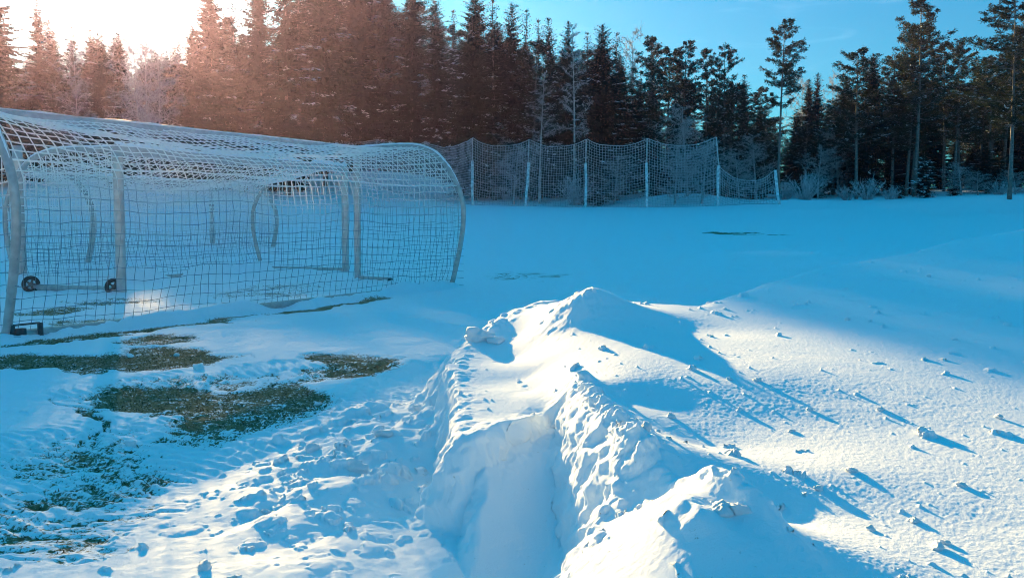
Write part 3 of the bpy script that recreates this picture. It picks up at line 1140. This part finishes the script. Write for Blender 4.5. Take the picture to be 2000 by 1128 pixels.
# ------------------------------------------------------------------ ball stop net behind the field
fence = empty("ball_stop_net", at_depth(1145, 398, 58.5))
tag(fence, "sagging ball stop net on white posts along the far edge of the field", "net fence")
fo = np.array(fence.location)
FP = [(635, 382, 330, 262, 84), (735, 386, 320, 272, 74), (829, 388, 321, 277, 68), (924, 391, 314, 270, 61.5), (1027, 394, 317, 272, 60), (1144, 398, 318, 272, 58.5), (1263, 400, 318, 271, 58),
      (1401, 402, 323, 268, 57), (1524, 413, 332, None, 55)]
posts = []
for i, (px, yb, yt, yn_, d) in enumerate(FP):
    lean = {3: -2, 4: 5, 8: -10, 7: 3}.get(i, 0)
    base = at_depth(px, yb, d)
    gz_ = ground_z(base[0], base[1])
    base[2] = min(base[2], gz_) - .15
    top = at_depth(px + lean, yt, d)
    b = Buf()
    b.add(*tube([lerp(base, top, t) + np.array([.02 * math.sin(5 * t + i), 0, 0]) for t in np.linspace(0, 1, 14)], .085, 10, jitter=.06, seed=i))
    b.build("post", M_POST, fence, True, fo)
    tn = top
    if yn_:
        tn = at_depth(px + lean + (-5 if i == 7 else 1), yn_, d)
        b = Buf()
        b.add(*tube([lerp(top, tn, t) - np.array([0, 0, .1 * (1 - t)]) for t in np.linspace(0, 1, 6)], .04, 8))
        b.build("pole", M_POLE, fence, True, fo)
    posts.append((base, top, tn))
for i in range(len(posts) - 1):
    b0, t0, n0 = posts[i]
    b1, t1, n1 = posts[i + 1]
    last = n1 is t1
    if last:
        n0 = t0
    L = np.linalg.norm(b1 - b0)
    nu = max(6, int(L / .16))
    hgt_ = (n0 - b0)[2]
    nv = int(hgt_ / .16)
    u = np.linspace(0, 1, nu + 1)[:, None]
    v = np.linspace(0.03, 1, nv + 1)[None]
    bot = b0[None, None] * (1 - u[..., None]) + b1[None, None] * u[..., None]
    topp = n0[None, None] * (1 - u[..., None]) + n1[None, None] * u[..., None]
    G = bot * (1 - v[..., None]) + topp * v[..., None]
    arc = 4 * u * (1 - u)
    G[..., 2] -= arc * (.45 if not last else .75) * (.35 + .65 * v)
    G[..., 1] += arc * np.sin(np.pi * v) * .5
    for k_ in range(3):
        G[..., k_] += .07 * fbm(u * L + 0 * v, v * hgt_ + 0 * u, 1.0, 3, 40 + i + k_)
    gz_, _ = height(G[..., 0].ravel(), G[..., 1].ravel())
    G[..., 2] = np.maximum(G[..., 2], gz_.reshape(G.shape[:2]) + .02)
    P0 = np.concatenate([G[:-1].reshape(-1, 3), G[:, :-1].reshape(-1, 3)])
    P1 = np.concatenate([G[1:].reshape(-1, 3), G[:, 1:].reshape(-1, 3)])
    okl = np.linalg.norm(P1 - P0, axis=1) > .02
    Vn, Qn = prisms(P0[okl], P1[okl], .0115, None, 3)
    link("net_panel", mesh_np("net_panel", Vn - fo, Qn), M_FENCENET, fence)
    b = Buf()
    b.add(*tube(G[:, -1], .02, 6))
    b.build("top_rope", M_FENCENET, fence, True, fo)


# ------------------------------------------------------------------ trees
def rhombi(C, D, Nn, L, Wd):
    """leaf clumps: rhombus at C along D, width direction Nn"""
    L = L[:, None]
    Wd = Wd[:, None]
    V = np.stack([C, C + D * L * .5 + Nn * Wd * .5, C + D * L, C + D * L * .5 - Nn * Wd * .5], 1).reshape(-1, 3)
    return V, np.arange(len(V)).reshape(-1, 4)


def unit(v):
    return v / np.maximum(np.linalg.norm(v, axis=1, keepdims=True), 1e-9)


def trunk_buf(h, r0, seed, bend=.15, r1=.015):
    g = np.random.default_rng(seed)
    t = np.linspace(0, 1, 16)
    ph = g.uniform(0, 6)
    path = np.stack([bend * np.sin(2.2 * t + ph) - bend * np.sin(ph), bend * np.cos(1.7 * t + ph) - bend * np.cos(ph), t * h - .3 * (1 - t)], 1)
    b = Buf()
    b.add(*tube(path, lerp(r0, r1, t ** .9), 8))
    return b, path


def protos(kind, trunk, crown, snow, mats):
    return (kind, [("trunk", trunk, mats[0]), ("crown", crown, mats[1])] + ([("snow", snow, M_TREESNOW)] if snow else []))


def mk_mesh(name, buf, smooth=False):
    V = np.concatenate(buf.v)
    q = np.concatenate(buf.q) if buf.q else None
    t = np.concatenate(buf.t) if buf.t else None
    return mesh_np(name, V, q, t, smooth)


def spruce(seed, h=16.0, width=2.2, base=.08, snowf=.05, dens=1.0, sparse=0.0):
    g = np.random.default_rng(seed)
    tb, path = trunk_buf(h, .17, seed, .1)
    C, D, Nn, L, Wd = [], [], [], [], []
    sC, sD, sN, sL, sW = [], [], [], [], []
    br = Buf()
    z = h * base
    b0, b1, r0 = [], [], []
    while z < h - .15:
        t = z / h
        q = (t - base) / (1 - base)
        prof = width * (1 - q) ** .60 * (1 - .35 * max(0, .25 - q) / .25)
        nb = int(g.integers(4, 8))
        a0 = g.uniform(0, 6.28)
        for k in range(nb):
            if g.random() < sparse:
                continue
            ln = max(.12, prof * g.uniform(.42, 1.2) + .16)
            a = a0 + 6.283 * k / nb + g.normal(0, .25)
            d = np.array([math.cos(a), math.sin(a), 0])
            sd = np.array([-d[1], d[0], 0])
            up = .10 + .55 * q ** 2
            droop = (.38 - .3 * q) * g.uniform(.6, 1.3)
            ctr = np.array([np.interp(z, path[:, 2], path[:, 0]), np.interp(z, path[:, 2], path[:, 1]), z])
            m = max(2, int(ln / .13 * dens))
            s = (np.arange(m) + .6) / m
            P = ctr + d * (s * ln)[:, None]
            P[:, 2] += up * s * ln - droop * ln * s ** 1.6 + .12 * ln * np.maximum(0, s - .7)
            b0.append(ctr)
            b1.append(P[-1])
            r0.append(.02 * (1 - q) + .006)
            snowy = g.random() < snowf
            for side in (-1, 1):
                ll = np.clip(.42 * ln * (1.08 - s), .12, .5) * g.uniform(.7, 1.25, m)
                dr = d[None] * g.uniform(.5, .9, (m, 1)) + sd[None] * side * g.uniform(.5, .9, (m, 1))
                dr[:, 2] -= g.uniform(.15, .6, m)
                dr = unit(dr)
                C.append(P); D.append(dr); L.append(ll); Wd.append(ll * g.uniform(.30, .5, m))
                nn = unit(np.cross(dr, g.normal(0, .45, (m, 3)) + np.array([0, 0, 1])))
                Nn.append(nn)
                # hanging curtain twigs
                dr2 = d[None] * .25 + sd[None] * side * .25 + g.normal(0, .2, (m, 3))
                dr2[:, 2] -= 1
                dr2 = unit(dr2)
                C.append(P); D.append(dr2); L.append(ll * .8); Wd.append(ll * .28)
                Nn.append(unit(np.cross(dr2, d[None] + g.normal(0, .5, (m, 3)))))
            if snowy and ln > .5:
                i0 = int(m * g.uniform(.2, .5))
                Ps = P[i0:] + np.array([0, 0, .03])
                k2 = len(Ps)
                for rep in range(2):
                    sC.append(Ps + g.normal(0, .05, (k2, 3)))
                    dd = unit(d[None] * 1.0 + sd[None] * g.uniform(-.9, .9, (k2, 1)) + np.array([0, 0, -.25]))
                    sD.append(dd)
                    sL.append(g.uniform(.16, .36, k2)); sW.append(g.uniform(.09, .20, k2))
                    sN.append(unit(np.cross(dd, g.normal(0, .3, (k2, 3)) + np.array([0, 0, 1]))))
        z += g.uniform(.16, .30) * (1.15 - .4 * q)
    # leader
    C.append(np.repeat(np.array([[path[-1, 0], path[-1, 1], h - .35]]), 10, 0))
    dd = unit(np.c_[g.normal(0, .35, (10, 2)), np.ones(10)])
    D.append(dd); L.append(g.uniform(.2, .5, 10)); Wd.append(np.full(10, .07)); Nn.append(unit(np.cross(dd, g.normal(0, 1, (10, 3)))))
    cb = Buf()
    cb.add(*rhombi(np.concatenate(C), np.concatenate(D), np.concatenate(Nn), np.concatenate(L), np.concatenate(Wd)))
    tb.add(*prisms(b0, b1, r0, .004, 3))
    sb = None
    if sC:
        sb = Buf()
        sb.add(*rhombi(np.concatenate(sC), np.concatenate(sD), np.concatenate(sN), np.concatenate(sL), np.concatenate(sW)))
    return h, mk_mesh("spruce_trunk", tb, True), mk_mesh("spruce_crown", cb), mk_mesh("spruce_snow", sb) if sb else None


def pine(seed, h=17.0, base=.45, width=2.3, snowf=.06, tuft=1.0, open_=0.0):
    g = np.random.default_rng(seed)
    tb, path = trunk_buf(h, .17, seed, .22, .02)
    C, D, Nn, L, Wd = [], [], [], [], []
    sC, sD, sN, sL, sW = [], [], [], [], []
    b0, b1, r0 = [], [], []

    def tufts(p, n, rad):
        dd = unit(g.normal(0, 1, (n, 3)) + np.array([0, 0, .35]))
        C.append(p[None] + dd * rad * .15); D.append(dd); L.append(g.uniform(.5, 1.05, n) * rad)
        Wd.append(g.uniform(.13, .26, n) * rad)
        Nn.append(unit(np.cross(dd, g.normal(0, 1, (n, 3)))))
        if g.random() < snowf:
            k2 = 6
            dd = unit(np.c_[g.normal(0, 1, (k2, 2)), g.normal(0, .15, k2)])
            sC.append(p[None] + np.array([0, 0, rad * .4]) + g.normal(0, .08, (k2, 3))); sD.append(dd)
            sL.append(g.uniform(.15, .35, k2)); sW.append(g.uniform(.1, .2, k2))
            sN.append(unit(np.cross(dd, np.array([[0, 0, 1.0]]) + g.normal(0, .2, (k2, 3)))))
    z = h * base
    while z < h - .2:
        q = (z / h - base) / (1 - base)
        prof = width * (math.sin(math.pi * min(1, .22 + .78 * q)) ** .7 * .9 + .12) * (1 - .25 * q)
        for k in range(int(g.integers(2, 5))):
            if g.random() < open_:
                continue
            a = g.uniform(0, 6.28)
            ln = prof * g.uniform(.45, 1.15)
            d = np.array([math.cos(a), math.sin(a), 0])
            up = g.uniform(-.15, .25) + .55 * q
            ctr = np.array([np.interp(z, path[:, 2], path[:, 0]), np.interp(z, path[:, 2], path[:, 1]), z])
            pts = [ctr + d * ln * s + np.array([0, 0, 1]) * (up * ln * s + .18 * ln * s * s) + g.normal(0, .06, 3) * (s > 0) for s in np.linspace(0, 1, 5)]
            for i in range(4):
                b0.append(pts[i]); b1.append(pts[i + 1]); r0.append(.045 * (1 - q) * (1 - i / 4) + .012)
            for i in range(1, 5):
                nsub = 4 if i < 4 else 5
                if i == 1 and ln < 1.2:
                    continue
                for j in range(nsub):
                    sa = a + g.choice([-1, 1]) * g.uniform(.3, 1.2)
                    sl = ln * g.uniform(.15, .38)
                    e = pts[i] + np.array([math.cos(sa) * sl, math.sin(sa) * sl, sl * g.uniform(.0, .6)])
                    b0.append(pts[i]); b1.append(e); r0.append(.012)
                    tufts(e, int(17 * tuft), g.uniform(.17, .30))
                    if sl > .25:
                        tufts(lerp(pts[i], e, .5), int(12 * tuft), g.uniform(.14, .24))
        z += g.uniform(.28, .55)
    for k in range(5):
        tufts(np.array([path[-1, 0], path[-1, 1], h - .15 - .3 * k]) + g.normal(0, .08 + .05 * k, 3), 16, .36)
    # dead snags below the crown
    for k in range(9):
        zz = h * g.uniform(.15, base)
        a = g.uniform(0, 6.28)
        ctr = np.array([np.interp(zz, path[:, 2], path[:, 0]), np.interp(zz, path[:, 2], path[:, 1]), zz])
        b0.append(ctr); b1.append(ctr + np.array([math.cos(a), math.sin(a), -.1]) * g.uniform(.3, 1.0)); r0.append(.012)
    cb = Buf()
    cb.add(*rhombi(np.concatenate(C), np.concatenate(D), np.concatenate(Nn), np.concatenate(L), np.concatenate(Wd)))
    tb.add(*prisms(b0, b1, r0, .006, 4))
    sb = None
    if sC:
        sb = Buf()
        sb.add(*rhombi(np.concatenate(sC), np.concatenate(sD), np.concatenate(sN), np.concatenate(sL), np.concatenate(sW)))
    return h, mk_mesh("pine_trunk", tb, True), mk_mesh("pine_crown", cb), mk_mesh("pine_snow", sb) if sb else None


def birch(seed, h=12.0, base=.3, spread=2.0, n1=26, tr=.014, round_=False):
    g = np.random.default_rng(seed)
    tb, path = trunk_buf(h, .10, seed, .2, .012)
    b0, b1, r0 = [], [], []
    for k in range(n1):
        t = base + (1 - base) * (k + g.random()) / n1
        z = h * t
        q = (t - base) / (1 - base)
        ln = spread * (math.sin(math.pi * (.15 + .8 * q)) ** .6 if round_ else (1 - q) ** .6 + .15) * g.uniform(.6, 1.1)
        a = g.uniform(0, 6.28)
        d = np.array([math.cos(a), math.sin(a), g.uniform(.5, 1.3)])
        d /= np.linalg.norm(d)
        ctr = np.array([np.interp(z, path[:, 2], path[:, 0]), np.interp(z, path[:, 2], path[:, 1]), z])
        pts = [ctr + d * ln * s + np.array([0, 0, -.22 * ln * s * s]) for s in np.linspace(0, 1, 5)]
        for i in range(4):
            b0.append(pts[i]); b1.append(pts[i + 1]); r0.append(.026 * (1 - i / 5) * (1 - .5 * q))
        for i in range(1, 5):
            for j in range(4):
                e = pts[i] + (d * .5 + g.normal(0, .6, 3)) * ln * g.uniform(.14, .32)
                b0.append(pts[i]); b1.append(e); r0.append(tr)
                for m in range(4):
                    p = lerp(pts[i], e, g.uniform(.3, 1))
                    b0.append(p); b1.append(p + (g.normal(0, .5, 3) + np.array([0, 0, -.25])) * ln * g.uniform(.08, .2)); r0.append(tr * .8)
    cb = Buf()
    cb.add(*prisms(b0, b1, r0, .006, 3))
    return h, mk_mesh("birch_trunk", tb, True), mk_mesh("birch_crown", cb), None


def shrub(seed, h=2.4, n=46, spread=1.0):
    g = np.random.default_rng(seed)
    b0, b1, r0 = [], [], []
    s0, s1, sr = [], [], []
    for k in range(n):
        a = g.uniform(0, 6.28)
        sp = spread * g.random() ** .6
        hh = h * g.uniform(.5, 1.0) * (1 - .35 * sp / spread)
        base = np.array([math.cos(a), math.sin(a), 0]) * sp * .25
        tip = base + np.array([math.cos(a) * sp, math.sin(a) * sp, hh])
        pts = [lerp(base, tip, s) + np.array([0, 0, .12 * hh * math.sin(math.pi * s)]) + g.normal(0, .03, 3) * (s > 0) for s in np.linspace(0, 1, 5)]
        for i in range(4):
            s0.append(pts[i]); s1.append(pts[i + 1]); sr.append(.016 * (1 - i / 5) + .006)
        for i in range(1, 5):
            for j in range(6):
                p = lerp(pts[i - 1], pts[i], g.random())
                b0.append(p); b1.append(p + (g.normal(0, .6, 3) + np.array([0, 0, .45])) * hh * g.uniform(.06, .17)); r0.append(.011)
    tb, cb = Buf(), Buf()
    tb.add(*prisms(s0, s1, sr, .008, 4))
    cb.add(*prisms(b0, b1, r0, .007, 3))
    return h, mk_mesh("shrub_stem", tb), mk_mesh("shrub_twig", cb), None


PROTO = {}


def reg(key, kind, cat, data, mats, names=("trunk", "crown", "snow")):
    h, t, c, s = data
    t.materials.append(mats[0])
    c.materials.append(mats[1])
    if s:
        s.materials.append(M_TREESNOW)
    PROTO[key] = dict(h=h, kind=kind, cat=cat, parts=[(names[0], t), (names[1], c)] + ([(names[2], s)] if s else []), src=None)


for i in range(6):
    reg(f"s{i}", "spruce_tree", "spruce tree", spruce(100 + i, 16, (2.3, 2.9, 2.0, 2.6, 3.3, 2.4)[i], (.05, .08, .03, .10, .04, .12)[i], (.13, .08, .18, .06, .10, .11)[i]), (M_BARK, M_SPRUCE))
for i in range(2):
    reg(f"t{i}", "spruce_tree", "spruce tree", spruce(140 + i, 15, (1.5, 1.25)[i], .10, .06, .9, .25), (M_BARK, M_SPRUCE))
for i in range(5):
    reg(f"p{i}", "pine_tree", "pine tree", pine(200 + i, 17, (.52, .40, .46, .35, .50)[i], (1.9, 2.4, 2.2, 2.6, 1.6)[i], .07, 1.0, (.25, .05, .1, .05, .3)[i]), (M_BARK, M_PINE))
reg("p9", "pine_tree", "pine tree", pine(260, 17, .36, 3.0, .03, 1.1, .05), (M_BARK, M_PINE))
reg("b0", "birch_tree", "birch tree", birch(300, 13, .35, 1.5, 26), (M_BIRCH, M_TWIG))
reg("b1", "birch_tree", "birch tree", birch(301, 12, .22, 2.6, 34, .015, True), (M_BIRCH, M_TWIG))
reg("b2", "birch_tree", "birch tree", birch(302, 7, .06, 2.0, 44, .013, True), (M_TWIG, M_TWIG))
reg("h0", "frosty_shrub", "shrub", shrub(400, 2.6, 46, 1.2), (M_SHRUB, M_SHRUB), ("stem", "twig", "snow"))
reg("h1", "frosty_shrub", "shrub", shrub(401, 2.2, 36, .9), (M_SHRUB, M_SHRUB), ("stem", "twig", "snow"))
reg("y0", "spruce_tree", "spruce tree", spruce(420, 5, 1.15, .02, .45, 1.3), (M_BARK, M_SPRUCE))
reg("y2", "spruce_tree", "spruce tree", spruce(422, 5, 1.5, .02, .03, 1.3), (M_BARK, M_SPRUCE))
reg("y1", "spruce_tree", "spruce tree", spruce(421, 5, 1.3, .02, .2, 1.2), (M_BARK, M_SPRUCE))


def plant(key, x, y, top, label, group, zbase=None, wscale=1.0, rz=None):
    pr = PROTO[key]
    zb = ground_z(x, y) - .05 if zbase is None else zbase
    h = max(1.0, top - zb)
    sc = h / pr['h']
    if pr['src'] is None:
        root = empty(pr['kind'], (x, y, zb))
        pr['ch'] = [link(n_, me, None, root) for n_, me in pr['parts']]
        for c_ in pr['ch']:
            if c_.name.startswith('snow'):
                c_['kind'] = 'stuff'      # snow pads scattered over the boughs
        pr['src'] = root
    else:
        root = pr['src'].copy()
        COL.objects.link(root)
        for ch in pr['ch']:
            c = ch.copy()
            COL.objects.link(c)
            c.parent = root
    root.location = (x, y, zb)
    root.rotation_euler = (0, 0, random.uniform(0, 6.28) if rz is None else rz)
    ws = (sc ** .55) * wscale
    root.scale = (ws, ws, sc)
    tag(root, label, pr['cat'], group)
    return root


def tree_px(key, px, ytop, d, label, group="forest trees along the field edge", ws=1.0):
    p = at_depth(px, ytop, d)
    return plant(key, p[0], p[1], p[2], label, group, wscale=ws)


FRONT = [
    # px, top y, depth, prototype, label
    (-32, -70, 58, "s4", "spruce cut by the left picture edge, washed out by the sun", 1.2),
    (68, -12, 62, "s2", "lone narrow spruce standing in the sun glare near the left edge", 1.1),
    (412, -40, 66, "s1", "big spruce just right of the sun, its left side burnt out by light", 1.25),
    (458, -8, 72, "t0", "thin spruce between the sun and the first bright gap in the forest", 1),
    (508, -60, 67, "s3", "spruce with a pale bare trunk line, right of the bright gap", 1.1),
    (580, -90, 70, "t0", "thin spruce added between two big pinkish spruces to close a sun gap", 1.2),  # added: blocks a streak of sun across the midfield
    (630, -120, 73, "s1", "wide spruce added above the middle of the goal crossbar to close a sun gap", 1.1),  # added with the thin one to stop the midfield sun streak
    (556, -110, 66, "s0", "pinkish spruce in the edge of the sun glow", 1.1),
    (606, -130, 80, "s5", "spruce with scattered snow pads, above the middle of the goal crossbar", 1.15),
    (655, -90, 86, "s2", "snow-flecked spruce left above the right goalposts", 1.15),
    (700, -160, 90, "s4", "tall dark spruce directly above the right goalposts", 1.1),
    (748, -80, 92, "s1", "spruce right above the curved net arch, brown in the glow", 1.1),
    (800, -120, 90, "s0", "spruce with a long diagonal streak of snow on its branches", 1.15),
    (852, -20, 86, "s2", "snow-dusted spruce left of the first open sky between the tops", 1.15),
    (889, 18, 84, "t1", "thin spruce top beside the first open sky left of centre", 1),
    (928, -22, 72, "s3", "spruce with a snow-white trunk, tallest left of the open sky", 1.15),
    (966, -2, 68, "t0", "thin pale spruce top just right of the white-trunked spruce", 1.1),
    (1003, 4, 70, "s5", "slim frosted spruce, second right of the white-trunked spruce", .95),
    (1030, 16, 76, "t1", "pointed far spruce, third right of the white-trunked spruce", 1),
    (1050, 38, 82, "t0", "light frosted far treetop left of the twin dark tips", 1),
    (1075, 34, 71, "s2", "left one of the twin dark spruce tips left of the white birch", .9),
    (1107, 42, 70, "s0", "right one of the twin dark spruce tips left of the white birch", .9),
    (1122, 48, 61, "b0", "white-stemmed birch standing before the dark spruces", 1),
    (1147, 62, 76, "t1", "short far spruce tip right of the white birch", 1),
    (1174, 48, 62, "s4", "broad dark spruce with snow pads, right of the white birch", .95),
    (1206, 62, 74, "t0", "thin spruce close behind the broad snow-padded spruce", 1),
    (1233, 62, 80, "b1", "frosted bare birch crown paling into the sky", .8),
    (1268, 74, 70, "p1", "ragged pine top right of the frosted birch crown", 1),
    (1302, 96, 75, "p3", "low pine crown with a snow pad, in the dip of the skyline", 1),
    (1334, 83, 72, "p0", "slim pine, left of the three loose pine tops", .9),
    (1378, 98, 73, "p4", "thin-crowned pine between two denser pine tops", .8),
    (1416, 89, 68, "p2", "pointed pine, left of the lone leaning pine", .75),
    (1457, 145, 78, "s2", "small pointed spruce in the low skyline left of the lone pine", .9),
    (1489, 168, 84, "p1", "low far pine crown right beside the lone pine", 1),
    (1526, 40, 60, "p0", "lone slender leaning pine with a long bare stem behind the last net post", .85),
    (1573, 152, 92, "b1", "round frosted birch crown glowing behind reddish spruces", .9),
    (1622, 150, 94, "b1", "second round frosted birch crown, nearer the dark clump of pines", .9),
    (1578, 154, 84, "s3", "left one of the two reddish far spruces", .8),
    (1597, 142, 84, "s5", "right one of the two reddish far spruces", .8),
    (1652, 150, 72, "s4", "dark lower shoulder of the right forest clump", 1),
    (1680, 94, 64, "p3", "dense dark pine with a pale stem, leftmost in the right forest clump", 1),
    (1704, 104, 68, "s1", "dark tree leaning on the left pine of the right forest clump", .95),
    (1748, 108, 68, "p2", "pine shoulder left below the tallest pine", 1),
    (1790, 55, 68, "p9", "broad dark pine crown just beneath the tallest pine top", .9),
    (1797, -4, 65, "p1", "tallest pine with tiered open top, against the blue sky", 1.05),
    (1852, 84, 73, "p4", "frosted thin pine between the tallest pine and the right edge clump", 1),
    (1882, 82, 71, "p2", "flat-topped pine with light behind it, right of the tallest pine", .95),
    (1922, 112, 75, "p3", "dark pine left of the big stem at the right edge", 1),
    (1986, -18, 50, "p9", "big pine with a thick pale stem at the right picture edge", .95),
    (2045, -60, 60, "p1", "pine crown cut by the right picture edge", 1),
]
for px, yt, d, key, lab, ws in FRONT:
    tree_px(key, px, yt, d, lab, ws=ws)


# trees under the sun: heights follow from where their shadow edge falls in front of the goals
def tree_us(key, u, s, H0, label, ws=1.0):
    x = u * CA - s * SA
    y = u * SA + s * CA
    return plant(key, x, y, H0 + s * TAN, label, "forest trees along the field edge", wscale=ws)


UNDERGROWTH = []
SUNROW = [("s5", -4.3, 67, -.5, "low spruce right of the lone narrow spruce, lost in the sun glare", 1),
          ("b1", -3.0, 66, -1.0, "frosted birch sparkling left below the sun", .8),
          ("s3", -1.5, 67, -.45, "low spruce straight left below the sun", .9),
          ("s2", -.55, 67, -.25, "low pointed spruce directly below the sun", 1.0),
          ("s0", 2.25, 68, -1.25, "low spruce right below the sun, between two taller ones", .8),
          ("s1", 3.9, 68, .5, "spruce rising from the sun glow towards the big spruce", .9)]
for key, u, s, H0, lab, ws in SUNROW:
    tree_us(key, u, s, H0, lab, ws)

for k_, (u_, H_) in enumerate(((.75, -2.2), (1.3, -2.0), (1.75, -1.5), (2.7, -1.1), (3.2, -.6), (-.75, -.8), (-1.0, -.6), (-2.0, -.4), (-2.6, -.2), (-3.5, -.1), (-4.8, .2))):  # filler spruces added to keep sun off the field and goals
    tree_us(("s1", "s4", "s3", "s0", "s5", "s2")[k_ % 6], u_, 70.5 + (k_ % 3), H_, "low dark spruce added below the sun to shade the field", 1.1)
for k_, (u_, H_) in enumerate(((.45, -.8), (1.0, -.85), (1.55, -.9), (.7, -.75), (2.2, -1.1), (-.4, -.35), (-1.0, -.1), (.2, -1.0), (1.2, -.9), (.75, -.6))):  # birches added as a loose screen that softens sun on the left ground
    tree_us("b1", u_, 64.5 + 1.1 * k_, H_, "low frosted birch added under the sun to filter its light", .9)
UNDER = "bushy young spruce filling the shade between the taller stems"
for k_ in range(56):
    px_ = 600 + 27 * k_
    p_ = at_depth(px_ + random.uniform(-12, 12), random.uniform(235, 310), random.uniform(67, 84) + (20 if px_ < 900 else 0))
    UNDERGROWTH.append((random.choice(["y2", "y2", "s4", "s1"]), p_))

# low growth in front
SMALL = [("h0", 1572, 322, 60, "big fan-shaped frosted shrub right of the last net post"), ("h1", 1532, 345, 62, "low frosted shrub close behind the last net post"),
         ("h1", 1655, 356, 60, "low frosted shrub between the big fan shrub and the bare-stemmed pine"), ("h0", 1697, 338, 59, "frosted shrub with tall thin wands at the foot of the dark pine"),
         ("h1", 1738, 365, 58, "small frosted shrub left of the snowy young spruce"), ("y0", 1808, 304, 59, "young spruce loaded with white snow pads"),
         ("y1", 1757, 362, 59, "tiny snow-capped spruce left of the young loaded spruce"), ("b2", 1880, 318, 62, "greyish frosted birch thicket right of the snowy young spruce"),
         ("b2", 1912, 335, 62, "lower frosted birch thicket left of the big right stem"), ("h0", 1952, 345, 61, "frosted shrub hiding the foot of the big right stem"),
         ("b2", 1345, 210, 62, "tall hazy frosted birch rising behind the high end of the net"), ("b2", 1372, 275, 60, "bushy frosted birch behind the high end of the net"),
         ("b2", 1320, 292, 60, "low frosted birch behind the last full net bay"), ("b2", 1200, 305, 61, "frosted birch sapling behind the middle net bay"),
         ("h0", 1125, 330, 61, "frosted shrub behind the net left of the middle post"), ("b2", 965, 258, 68, "greyish frosted birch above the left net bays"),
         ("b2", 1003, 285, 63, "frosted sapling behind the third net bay"), ("b2", 890, 285, 74, "faint frosted sapling above the goal arch"),
         ("b0", 1055, 140, 63, "thin bare birch with grey branches left of the white birch"), ("b2", 1480, 265, 66, "hazy frosted thicket behind the low last net bay"),
         ("b2", 1445, 300, 62, "frosted thicket between the two last net posts"), ("b2", 1640, 250, 70, "bluish frosted birch under the far reddish spruces"),
         ("b2", 1600, 285, 66, "frosted birch behind the big fan shrub"), ("y1", 1170, 330, 60, "small snowy spruce behind the middle net bay"),
         ("b2", 1985, 330, 63, "frosted thicket at the right picture edge"), ("y1", 1865, 340, 64, "dark young spruce in the thicket"),
         ("b2", 120, 85, 68, "frosted birch beside the lone narrow spruce")]
for key, p_ in UNDERGROWTH:
    plant(key, p_[0], p_[1], p_[2], UNDER, "young spruces between the forest stems", wscale=1.2)
for key, px, yt, d, lab in SMALL:
    tree_px(key, px, yt, d, lab, "young trees and shrubs along the forest edge", 1.25 if key[0] == 'b' else 1.1)

# deeper forest: skyline cap taken from the front row
fx = np.array([-400, -32, 68, 120, 180, 400, 412, 458, 480, 508, 700, 852, 874, 930, 1000, 1050, 1107, 1174, 1233, 1300, 1380, 1416, 1457, 1526, 1600, 1650, 1690, 1750, 1797, 1850, 1920, 1986, 2400], float)
fy = np.array([-60, -40, 95, 140, 175, 60, 0, 20, 50, 0, -40, 0, 42, 20, 40, 70, 75, 90, 105, 130, 140, 140, 180, 190, 185, 180, 140, 140, 100, 130, 140, 60, 0], float)
BACK = {"s": ("dark spruce filling the forest behind the front row", "spruces deeper in the forest"),
        "p": ("bare-stemmed pine standing deeper among the other forest trees", "pines deeper in the forest"),
        "t": ("thin frosted spruce standing deeper in the forest", "thin spruces deeper in the forest")}
cnt = 0
for row, (d0, n_) in enumerate(((69, 44), (77, 44), (87, 44), (98, 44), (112, 40))):
    for i in range(n_):
        px = -280 + 2580 * (i + random.random() * .9) / n_
        d = d0 + random.uniform(-3, 3)
        if 560 < px < 910:
            d += max(0, 26 - (d0 - 69) * .6)
        right = px > 1640
        if row > 2 and px > 1850 and random.random() < .25:
            continue
        yt = np.interp(px, fx, fy) + random.uniform(5, 60) + (10 if row else 0) + (60 if row == 4 else 0)
        p = at_depth(px, yt, d)
        u, s = u_of(p[0], p[1]), s_of(p[0], p[1])
        if -6 < u < 5.4:
            cap = s * TAN + (-2.0 if -.2 < u < 3.0 else -.5)
            p[2] = min(p[2], cap - random.uniform(0, .7))
        if right:
            key = random.choice(["p1", "p2", "p3", "p0", "s1", "p9"])
        elif px > 1250:
            key = random.choice(["s0", "s2", "p1", "p2", "s3", "t0", "p3"])
        else:
            key = random.choice(["s0", "s1", "s2", "s3", "s4", "s5", "t0", "s4", "p1", "p3"])
        lab, grp = BACK[key[0]]
        plant(key, p[0], p[1], p[2], lab, grp, wscale=1.15)
        cnt += 1

# ------------------------------------------------------------------ haze volume added to imitate the veil of glare around the sun
hz = bpy.data.materials.new("glare_haze")
hz.use_nodes = True
n, l = hz.node_tree.nodes, hz.node_tree.links
n.clear()
ho = n.new("ShaderNodeOutputMaterial")
hv = n.new("ShaderNodeVolumePrincipled")
hv.inputs['Color'].default_value = (0.70, 0.53, 1.0, 1)  # violet tint, turns the scattered orange sunlight pinkish
hv.inputs['Density'].default_value = 0.00031
hv.inputs['Anisotropy'].default_value = 0.78
l.new(hv.outputs[0], ho.inputs['Volume'])
b = Buf()
b.add(*box((0, 0, 16), (215, 0, 0), (0, 215, 0), (0, 0, 19.0)))
tag(b.build("haze", hz), kind='stuff')
